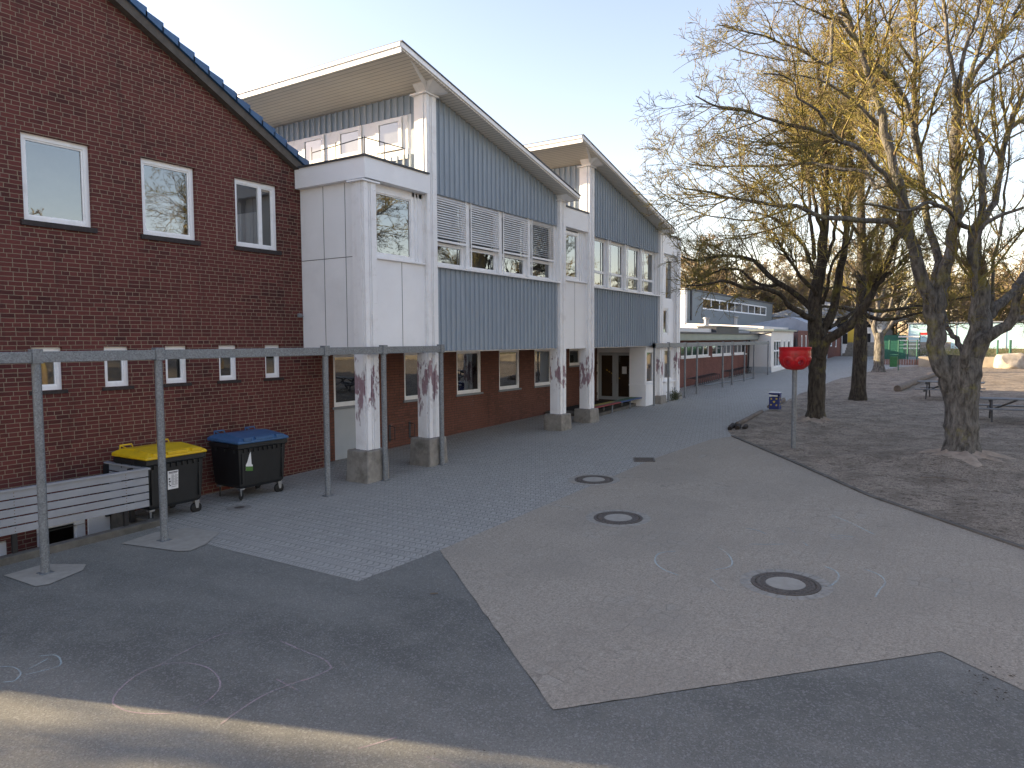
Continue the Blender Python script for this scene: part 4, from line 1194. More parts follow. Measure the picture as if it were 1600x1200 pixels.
        m = MB().add([(.22, .006, .60), (.40, .006, .58), (.40, .006, .67), (.22, .006, .69)], [(0, 1, 2, 3)])
        m.v = [(a * .9, c + (1.02 - z) * .048 + .018, z) for a, c, z in m.v]
        P(m).build('print', 'green_ink', st)
    return t
wheelie(7.02, 12.18, rad(3), 'lid_yellow', 'black waste container with yellow lid and printed label, beside the slatted railing', 'sheet')
wheelie(8.92, 12.22, rad(-1), 'lid_blue', 'black waste container with blue lid and a torn white sticker', 'torn')

# ------------------------------------------------------------------ painted bench at the entrance
t = thing('painted_bench', (26, 11.9, gz(26)), 'long low bench of faded yellow, red, green and blue planks at the entrance', 'bench')
bz = lambda x: 0.90 + (x - 23.3) * 0.016
def plank(x0, x1, y0, y1, mat, dz=0.0, th=0.04):
    m = MB().add([(x0, y0, bz(x0) + dz), (x1, y0, bz(x1) + dz), (x1, y1, bz(x1) + dz), (x0, y1, bz(x0) + dz), (x0, y0, bz(x0) + dz + th), (x1, y0, bz(x1) + dz + th), (x1, y1, bz(x1) + dz + th), (x0, y1, bz(x0) + dz + th)],
                 [(0, 3, 2, 1), (4, 5, 6, 7), (0, 1, 5, 4), (1, 2, 6, 5), (2, 3, 7, 6), (3, 0, 4, 7)])
    m.build('plank', mat, t, 0.006)
yb = 11.62
for k, (a, b) in enumerate((('b_red', 'b_blue'), ('b_pink', 'b_green'), ('b_yel', 'b_green'), ('b_yel', 'b_green'))):
    plank(23.35, 25.9, yb + k * 0.125, yb + k * 0.125 + 0.115, a); plank(25.905, 28.7, yb + k * 0.125, yb + k * 0.125 + 0.115, b)
for x in (23.6, 25.2, 26.9, 28.5):
    m = MB().box(x - .03, yb + .04, gz(x), x + .03, yb + .08, bz(x)).box(x - .03, yb + .40, gz(x), x + .03, yb + .44, bz(x)).box(x - .03, yb + .03, bz(x) - .05, x + .03, yb + .46, bz(x) - .002)
    m.build('leg', 'b_blue' if x > 28 else 'galv', t)

# ------------------------------------------------------------------ ball funnel on a pole
px, py = 20.08, 4.02
t = thing('ball_funnel', (px, py, gz(px)), 'red plastic ball-catching funnel with round holes on a steel pole', 'ball funnel')
MB().tube([(px, py, gz(px) - 0.05), (px, py, 2.62)], 0.062, 18).build('pole', 'galv', t)
m = MB(); N = 72
prof = [(0.10, 2.585), (0.20, 2.59), (0.27, 2.64), (0.335, 2.72), (0.375, 2.82), (0.395, 2.92), (0.40, 3.02), (0.395, 3.10), (0.41, 3.16), (0.415, 3.19)]
holes_a = [rad(215 + d) for d in (-150, -100, -50, 0, 50, 100, 150)]
vs = []; NP = 40
def pr_at(z):
    for (ra, za), (rb, zb) in zip(prof, prof[1:]):
        if za <= z <= zb: return ra + (rb - ra) * (z - za) / (zb - za)
    return prof[-1][0]
zs = [2.585 + (3.19 - 2.585) * i / NP for i in range(NP + 1)]
N = 120
for th in (0, 0.012):
    for z in zs:
        r = pr_at(z) - th
        for k in range(N):
            a = 2 * math.pi * k / N
            # raised collars round the ball holes
            bmp = 0
            for ha in holes_a:
                da = (a - ha + math.pi) % (2 * math.pi) - math.pi
                d = math.hypot(da * r, z - 2.80)
                if d < 0.15: bmp = max(bmp, 0.018 * min(1, (0.15 - d) / 0.02))
            vs.append((px + (r + bmp) * math.cos(a), py + (r + bmp) * math.sin(a), z))
fs = []
L = (NP + 1) * N
for i in range(NP):
    for k in range(N):
        a = 2 * math.pi * (k + .5) / N; z = (zs[i] + zs[i + 1]) / 2; r = pr_at(z)
        if any(math.hypot(((a - ha + math.pi) % (2 * math.pi) - math.pi) * r * 1.0 + 0.0, (z - 2.79) * 1.0) < 0.066 for ha in holes_a): continue
        k2 = (k + 1) % N
        fs.append((i * N + k, i * N + k2, (i + 1) * N + k2, (i + 1) * N + k))
        fs.append((L + i * N + k, L + (i + 1) * N + k, L + (i + 1) * N + k2, L + i * N + k2))
for k in range(N):
    k2 = (k + 1) % N
    fs.append((NP * N + k, NP * N + k2, L + NP * N + k2, L + NP * N + k))
fs.append(tuple(range(N - 1, -1, -1)))
m.add(vs, fs, True).build('funnel', 'red', t)

# ------------------------------------------------------------------ litter bins
ex, ey = 28.73, 6.45
t = thing('litter_bin', (ex, ey, gz(ex)), 'blue litter bin painted with five yellow stars at the sand edge', 'litter bin')
m = MB().box(ex - .18, ey - .19, gz(ex) + .05, ex + .18, ey + .19, gz(ex) + .52)
m.add([(ex - .18, ey - .19, gz(ex) + .521), (ex + .18, ey - .19, gz(ex) + .521), (ex + .18, ey + .19, gz(ex) + .521), (ex - .10, ey + .19, gz(ex) + .521), (ex - .02, ey - .19, gz(ex) + .66), (ex + .18, ey - .19, gz(ex) + .66), (ex + .18, ey + .19, gz(ex) + .66), (ex - .02, ey + .19, gz(ex) + .66)],
      [(0, 1, 5, 4), (1, 2, 6, 5), (4, 5, 6, 7)])
m.box(ex - .20, ey - .20, gz(ex) + .62, ex + .19, ey + .20, gz(ex) + .68)
b = m.build('body', 'eu_blue', t, 0.008)
MB().box(ex - .201, ey - .13, gz(ex) + .545, ex - .17, ey + .17, gz(ex) + .60).build('opening_flap', 'paper', t)
MB().box(ex - .15, ey - .16, gz(ex) - .02, ex + .15, ey + .16, gz(ex) + .05).build('base', 'metal', t)
MB().box(ex - .205, ey - .205, gz(ex) + .681, ex + .195, ey + .205, gz(ex) + .70).build('lid', 'paper', t)
for (dy, dz, r) in ((.10, .40, .045), (-.09, .41, .05), (0, .29, .06), (.11, .17, .04), (-.09, .16, .045)):
    pts = []
    for k in range(10):
        a = math.pi / 2 + k * math.pi / 5; rr = r if k % 2 == 0 else r * .42
        pts.append((ey + dy + rr * math.cos(a), gz(ex) + .05 + dz + rr * math.sin(a)))
    MB().prism_x(pts, ex - .186, ex - .181).build('star', 'star', b)
    pts2 = [(ex + (q - ey), z) for q, z in pts]
    MB().prism_y(pts2, ey - .196, ey - .191).build('star', 'star', b)
gx, gy = 54.4, 4.6
t = thing('litter_bin', (gx, gy, gz(gx)), 'green metal litter bin on a post by the far fence', 'litter bin')
MB().box(gx - .2, gy - .22, gz(gx) + .25, gx + .2, gy + .22, gz(gx) + .95).build('body', 'green', t, .02)
MB().tube([(gx, gy - .28, gz(gx)), (gx, gy - .28, gz(gx) + 1.1)], .03, 8).build('post', 'green_dark', t)
MB().box(gx - .22, gy - .24, gz(gx) + 1.05, gx + .22, gy + .24, gz(gx) + 1.09).build('lid', 'green_dark', t)

# ------------------------------------------------------------------ picnic tables
def picnic(cx, cy, ang, label, hl=1.2):
    t = thing('picnic_table', (cx, cy, gz(cx)), label, 'picnic table', 'dark wooden picnic tables on the sand')
    g0 = gz(cx) + 0.02
    def P(m):
        ca, sa = math.cos(ang), math.sin(ang)
        m.v = [(cx + ca * a - sa * b, cy + sa * a + ca * b, g0 + c) for a, b, c in m.v]; return m
    for k in range(5):
        P(MB().box(-.37 + k * .15, -hl, .70, -.37 + k * .15 + .14, hl, .74)).build('top_board', 'tabletop', t, .005)
    for s_ in (-1, 1):
        for k in range(2):
            q = s_ * (.62 + k * .15); P(MB().box(min(q, q + s_ * .14), -hl, .41, max(q, q + s_ * .14), hl, .45)).build('seat_board', 'tabletop', t, .005)
    for y in (-.68 * hl, .68 * hl):
        for s_ in (-1, 1):
            P(MB().prism_y([(s_ * .60, 0), (s_ * .70, 0), (s_ * .34, .70), (s_ * .24, .70)], y - .025, y + .025)).build('leg', 'table', t)
        P(MB().box(-.90, y + .026, .33, .90, y + .066, .41)).build('cross_beam', 'table', t)
        P(MB().box(-.36, y + .026, .62, .36, y + .066, .70)).build('cross_beam', 'table', t)
    for s_ in (-1, 1):
        P(MB().tube([(0, s_ * .64 * hl, .36), (0, s_ * .10, .69)], .03, 6)).build('brace', 'table', t)
picnic(28.6, -1.30, rad(2), 'dark picnic table at the right edge of the photo, nearer of the two')
picnic(35.4, 0.85, rad(-4), 'dark picnic table standing farther off, behind the big right-hand tree')

# ------------------------------------------------------------------ logs, stone
random.seed(11)
def log(a, b, r, label, mat='log', name='log', sink=0.35):
    a = Vector(a); b = Vector(b)
    n = 9; pts = []; rs = []
    for i in range(n):
        q = a.lerp(b, i / (n - 1)); q = Vector((q.x + random.uniform(-.03, .03), q.y + random.uniform(-.03, .03), gz(q.x) + r * (1 - sink)))
        pts.append(q); rs.append(r * random.uniform(.9, 1.08))
    return tag(MB().tube(pts, rs, 14).build(name, mat), label, 'log', 'logs edging the sand')
log((22.9, 6.28), (23.6, 6.42), .07, 'dark sawn log end at the tip of the sand area, foremost', 'logend', sink=.1)
log((22.75, 6.48), (23.7, 6.62), .065, 'dark sawn log at the sand tip, on the paving side of its neighbour', 'logend', sink=.1)
log((23.0, 6.10), (23.6, 6.2), .06, 'short dark log stub at the sand tip, on the sand side', 'logend', sink=.1)
log((23.8, 6.55), (27.6, 6.70), .08, 'pale log lying along the sand edge before the blue litter bin')
log((29.3, 6.78), (32.2, 6.86), .09, 'pale log lying along the sand edge just past the blue litter bin')
log((38.5, 3.05), (44.2, 2.55), .17, 'thick pale log lying on the sand, near piece', sink=.2)
log((44.6, 2.6), (53.5, 1.5), .13, 'thin long pale log on the sunlit sand, far piece', sink=.2)
def boulder(x, y, sx, sy, sz, seed, label):
    bm = bmesh.new(); bmesh.ops.create_icosphere(bm, subdivisions=4, radius=1)
    for v in bm.verts:
        p = v.co.copy()
        for nrm, d in (((-.8, -.2, .5), .72), ((.3, -.8, .4), .78), ((0, .1, 1), .7), ((.9, .2, .3), .75), ((-.3, .9, .2), .8), ((-.6, -.75, .1), .8)):
            nn = Vector(nrm).normalized(); k = p.dot(nn)
            if k > d: p -= nn * (k - d) * .9
        p *= 1 + .08 * mnoise.noise(p * 2 + Vector((seed, 0, 0)))
        v.co = Vector((p.x * sx, p.y * sy, p.z * sz))
    me = bpy.data.meshes.new('boulder'); bm.to_mesh(me); bm.free(); me.materials.append(MT['rock'])
    o = bpy.data.objects.new('boulder', me); C.objects.link(o); o.location = (x, y, gz(x) + sz * .45)
    return tag(o, label, 'boulder')
boulder(58.6, -2.0, .95, 1.0, .85, 3, 'large pale sunlit boulder on the sand before the low retaining wall')

# ------------------------------------------------------------------ bicycle racks by the low wing
def rack(x0, x1, label):
    t = thing('bicycle_rack', (x0, 12.8, gz(x0)), label, 'bicycle rack', 'bicycle racks against the low brick wing')
    m = MB().tube([(x0, 12.95, gz(x0) + .45), (x1, 12.95, gz(x1) + .45)], .02, 6).tube([(x0, 12.6, gz(x0) + .06), (x1, 12.6, gz(x1) + .06)], .02, 6)
    m.build('rail', 'rack', t)
    n = int((x1 - x0) / .38)
    for k in range(n):
        x = x0 + .15 + k * .38
        MB().tube([(x, 12.6, gz(x) + .08), (x, 12.55, gz(x) + .40), (x, 12.95, gz(x) + .46), (x + .1, 12.95, gz(x) + .46), (x + .1, 12.55, gz(x) + .40), (x + .1, 12.6, gz(x) + .08)], .014, 5).build('hoop', 'rack', t)
rack(37.5, 42.2, 'dark bicycle rack against the brick wing, nearer one')
rack(43.8, 49.2, 'dark bicycle rack against the brick wing, farther one')
m = MB().tube([(38.4, 12.3, gz(38.4) + .05), (42.5, 11.5, gz(42.5) + .05), (45.0, 11.3, gz(45) + .05)], .03, 6)
tag(m.build('ground_rail', 'galv'), 'low pale steel rail lying on the paving between the pergola posts', 'rail')
MT['paleboard'] = plain('faded_pink_board', (0.26, 0.15, 0.12), 0.8, 0.15)
# ------------------------------------------------------------------ low brick wing
lw = thing('low_brick_wing', (41, 13.1, gz(41)), 'low red-brick wing with ribbon windows and a flat roof behind the steel frame', 'building')
LY = 13.1
m = MB()
groups = [(31.9, 36.2), (36.8, 41.6), (42.2, 46.2), (46.8, 49.6)]
cellwall(m, 31.66, 50.0, 0.5, 3.45, [(a, b, 2.45, 3.16) for a, b in groups], LY, 0.10)
m.build('wall', 'brick3', lw)
for a, b in groups:
    n = max(3, round((b - a) / 0.95)); p = (b - a) / n
    window(lw, a, b, 2.45, 3.16, LY + 0.02, 0.07, mull=[a + p * k for k in range(1, n)], sill=(0.08, 0.07, 'frame'))
MB().box(31.7, LY + .35, .6, 49.9, 24, 3.7).build('interior', 'room', lw)
MB().box(31.66, 12.35, 3.40, 50.3, 12.40, 3.70).box(31.66, 12.401, 3.36, 50.3, 13.09, 3.42).build('translucent_eave', 'eave_glass', lw)
MB().box(31.66, 12.25, 3.705, 50.4, 24, 3.80).build('roof_edge', 'cap', lw)
MB().box(31.66, 12.8, 3.805, 41.6, 12.9, 4.02).build('parapet', 'hall_white', lw)
MB().box(41.0, 12.5, 3.802, 45.6, 13.6, 4.12).box(41.1, 12.45, 4.13, 45.5, 13.7, 4.18).build('roof_unit', 'cap', lw)
MB().box(41.61, 12.9, 3.805, 50.3, 24, 3.95).build('flat_roof', 'slate', lw)
MB().tube([(50.05, 12.30, 3.78), (50.05, 12.3, 3.60), (49.85, 12.95, 3.45), (49.85, 13.0, 1.2)], .05, 8).build('downpipe', 'cap', lw)

wp = thing('white_pavilion', (53.5, 11.7, gz(53)), 'small white rendered pavilion with tall windows at the end of the steel frame', 'building')
m = MB()
m.quad((50.0, 13.1, 1.0), (50.0, 11.55, 1.0), (50.0, 11.55, 3.95), (50.0, 13.1, 3.95))
hs = [(50.9, 53.2, 1.45, 3.35), (53.8, 54.6, 2.3, 3.35), (55.2, 56.2, 2.3, 3.35)]
cellwall(m, 50.0, 57.0, 1.0, 3.95, hs, 11.55, .12)
m.quad((57, 11.55, 1), (57, 20, 1), (57, 20, 3.95), (57, 11.55, 3.95))
m.build('wall', 'hall_white', wp)
window(wp, 50.9, 53.2, 1.45, 3.35, 11.58, .1, mull=(51.7, 52.5), trans=(2.6,))
window(wp, 53.8, 54.6, 2.3, 3.35, 11.58, .1); window(wp, 55.2, 56.2, 2.3, 3.35, 11.58, .1)
MB().box(50.3, 11.95, 1, 56.8, 20, 3.8).build('interior', 'room', wp)
MB().box(49.85, 11.35, 3.951, 57.2, 20, 4.08).build('flat_roof', 'eave_glass', wp)
MB().box(49.97, 11.5, 1.0, 50.0 - .002, 13.0, 1.55).build('plinth', 'grey_w', wp)
MB().tube([(50.0, 13.05, 3.7), (49.7, 12.2, 3.72), (49.8, 11.45, 3.86)], .05, 8).build('gutter_pipe', 'cap', wp)

# ------------------------------------------------------------------ hall behind
ha = thing('sports_hall', (72, 20, gz(72)), 'grey flat-roofed hall with a band of high windows rising behind the low wing', 'building')
m = MB()
cellwall(m, 57.8, 87.0, 1.6, 7.5, [(61.6, 84.2, 6.05, 7.05)], 20, .15)
m.build('wall', 'hall_grey', ha)
MB().box(57.2, 20.05, 1.5, 57.79, 42, 7.62).build('end_wall', 'hall_white', ha)
MB().quad((87, 20, 1.5), (87, 42, 1.5), (87, 42, 7.5), (87, 20, 7.5)).build('far_wall', 'hall_grey', ha)
window(ha, 61.6, 84.2, 6.05, 7.05, 20.02, .1, mull=[61.6 + 22.6 / 9 * k for k in range(1, 9)])
MB().box(57.9, 20.5, 1.6, 86.8, 41.9, 7.4).build('interior', 'room', ha)
MB().box(57.7, 19.9, 7.501, 87.2, 42, 7.62).build('flat_roof', 'cap', ha)
MB().tube([(58.4, 19.92, 7.5), (58.4, 19.92, 5.0)], .08, 8).build('downpipe', 'cap', ha)
rf = thing('white_low_roof', (66, 17, 4), 'white low-pitched roof strip in the sun below the grey hall', 'roof')
MB().prism_x([(13.8, 4.12), (19.9, 4.62), (19.9, 4.75), (13.8, 4.40)], 57.2, 84).build('roof_slope', 'hall_white', rf)
MB().prism_x([(14.2, 3.97), (19.9, 4.45), (19.9, 4.6), (14.2, 4.30)], 44.0, 57.1).build('roof_slope', 'hall_white', rf)
for x, y, z in ((47, 15, 4.2), (61, 17, 4.7), (75, 17, 4.7), (80, 16, 4.6)):
    MB().tube([(x, y, z - .1), (x, y, z + .55)], .16, 10).tube([(x, y, z + .56), (x, y, z + .66)], .24, 10).build('roof_vent', 'metal', rf)
MB().box(57.3, 14.1, 1.5, 83.8, 19.8, 4.0).build('wall', 'hall_white', rf)

# ------------------------------------------------------------------ far brick house
fb = thing('far_brick_house', (67, 11.3, gz(67)), 'single-storey pinkish brick house with a blue-grey sheet roof beyond the white pavilion', 'building')
m = MB(); hs = [(58.6, 59.2, 2.5, 3.7), (60.2, 60.9, 2.5, 3.7), (62.5, 64.2, 2.7, 3.7), (71.8, 73.0, 2.7, 3.6), (74.6, 75.6, 2.6, 3.7)]
cellwall(m, 57.3, 78.0, 1.2, 4.05, hs, 11.3, .12); m.quad((78, 11.3, 1.2), (78, 20, 1.2), (78, 20, 4.05), (78, 11.3, 4.05))
m.build('wall', 'brick3', fb)
for h in hs: window(fb, h[0], h[1], h[2], h[3], 11.33, .08)
MB().box(57.5, 11.7, 1.3, 77.8, 20, 3.9).build('interior', 'room', fb)
MB().prism_x([(10.9, 4.051), (10.9, 4.18), (13.6, 5.35), (20.4, 4.18), (20.4, 4.051)], 66.0, 78.5).build('roof', 'slate', fb)
MB().tube([(77.8, 11.2, 4.05), (77.8, 11.2, 1.72)], .07, 8).tube([(69.4, 11.2, 4.05), (69.4, 11.2, 1.6)], .06, 8).build('downpipe', 'grey_w', fb)

# white house behind, banner, stone steps
wh = thing('white_house', (98, 14, 1.7), 'white two-storey house far behind the brick house and bare trees', 'house')
MB().box(92, 9, 1.7, 104, 22, 6.2).build('wall', 'hall_white', wh)
MB().prism_x([(8.4, 6.1), (15.5, 7.9), (22.6, 6.1)], 91.5, 104.5).build('roof', 'slate', wh)
for y in (10.2, 12.6, 15): 
    for z in (2.8, 4.7): MB().box(91.96, y, z, 91.998, y + 1.2, z + 1.2).build('window', 'dark', wh)
bn = thing('banner', (80.3, 10.3, 1.7), 'yellow, red and white banner standing beside the far brick house', 'banner')
MB().box(80.2, 10.0, 2.95, 80.25, 11.0, 4.75).build('cloth', 'signyel', bn)
MB().box(80.19, 9.75, 2.95, 80.245, 9.999, 4.75).build('red_edge', 'signred', bn)
MB().box(80.2, 9.3, 2.95, 80.25, 9.749, 4.75).build('white_edge', 'hall_white', bn)
for y in (9.3, 11.0): MB().tube([(80.28, y, 1.7), (80.28, y, 4.8)], .04, 6).build('post', 'metal', bn)
st = thing('stone_steps', (79, 9, 1.7), 'low grey stone retaining wall in steps at the end of the path', 'retaining wall')
for k in range(5): MB().box(78.2 + k * .5, 2.0, 1.6 + .0, 78.7 + k * .5 - .004, 11.0, 2.0 + k * .26).build('step', 'concrete', st)
MB().tube([(74.5, 7.0, 1.72), (78.5, 6.6, 2.5)], .05, 6).build('handrail', 'metal', st)

# ------------------------------------------------------------------ green fence with low pink boarding, mound, retaining wall
gf = thing('green_fence', (62, 5, gz(62)), 'green slatted metal fence and gate over a low pinkish paling beyond the sand', 'fence')
for y in np.arange(3.7, 6.4, 0.62): MB().tube([(62, y, gz(62)), (62, y, 3.3)], .045, 8).build('post', 'green_dark', gf)
for k in range(13):
    z = 1.8 + k * .112
    MB().box(61.98, 4.6, z, 62.0, 6.3, z + .085).build('slat', 'green_dark', gf)
m = MB()
for y in np.arange(3.72, 4.6, .06): m.tube([(62, y, 1.9), (62, y, 3.2)], .008, 4)
for z in (1.9, 2.55, 3.2): m.tube([(62, 3.7, z), (62, 4.6, z)], .012, 4)
m.build('wire_panel', 'green_dark', gf)
lf = thing('low_paling', (61.6, 5, gz(61)), 'low pinkish upright paling at the foot of the green fence', 'fence')
for y in np.arange(3.55, 6.4, .17): MB().box(61.5, y, gz(61.5) - .05, 61.56, y + .13, gz(61.5) + .42).build('pale', 'paleboard', lf)
fs = thing('field_shelter', (72, 5.3, 1.65), 'dark green shelter with pale rails behind the green fence', 'shelter')
MB().box(70, 5.0, 1.65, 70.1, 7.4, 3.7).box(70, 7.3, 1.65, 74, 7.4, 3.7).build('panel', 'green_dark', fs)
for k in range(4): MB().box(69.9, 4.0, 2.5 + k * .33, 69.95, 5.6, 2.62 + k * .33).build('rail', 'hall_white', fs)
for y in (4.0, 5.6, 7.4): MB().tube([(69.97, y, 1.6), (69.97, y, 3.9)], .05, 6).build('post', 'green_dark', fs)
rw = MB().box(59.6, -40, 1.2, 59.95, 3.45, 2.08).box(59.951, 3.2, 1.2, 66, 3.45, 2.05)
tag(rw.build('retaining_wall', 'retain', None, .02), 'low tan concrete retaining wall along the far side of the sand, behind the boulder', 'retaining wall')
struct(MB().quad((59.951, -60, 2.0), (90, -60, 2.3), (90, 3.19, 2.3), (59.951, 3.19, 2.0)).build('raised_ground', 'grass'))
for i, (y, lb) in enumerate(((-1.31, 'thin green fence post on the grass bank, left of its neighbour'), (-2.05, 'thick green fence post on the grass bank right above the boulder'))):
    tag(MB().tube([(61.5, y, 1.95), (61.5, y, 3.25)], .06 + .02 * i, 10).build('fence_post', 'green_dark'), lb, 'fence post')
tq = thing('turquoise_hall', (92, 0, 2), 'long pale turquoise glazed hall shining behind the big tree at right', 'building')
for k in range(14):
    y = 6.2 - k * 2.2
    MB().box(90, y - 2.12, 1.95, 90.1, y, 4.95).build('glazed_panel', 'turq', tq)
    MB().box(89.95, y, 1.95, 90.12, y + .08, 5.0).build('mullion', 'hall_white', tq)
MB().box(90.2, -26, 1.9, 110, 6.2, 5.0).build('body', 'room', tq)
MB().box(89.8, -26.2, 5.01, 110, 6.4, 5.12).build('flat_roof', 'slate', tq)
MB().box(86.0, 3.7, 3.75, 86.05, 4.9, 4.0).build('awning', 'signred', tq)
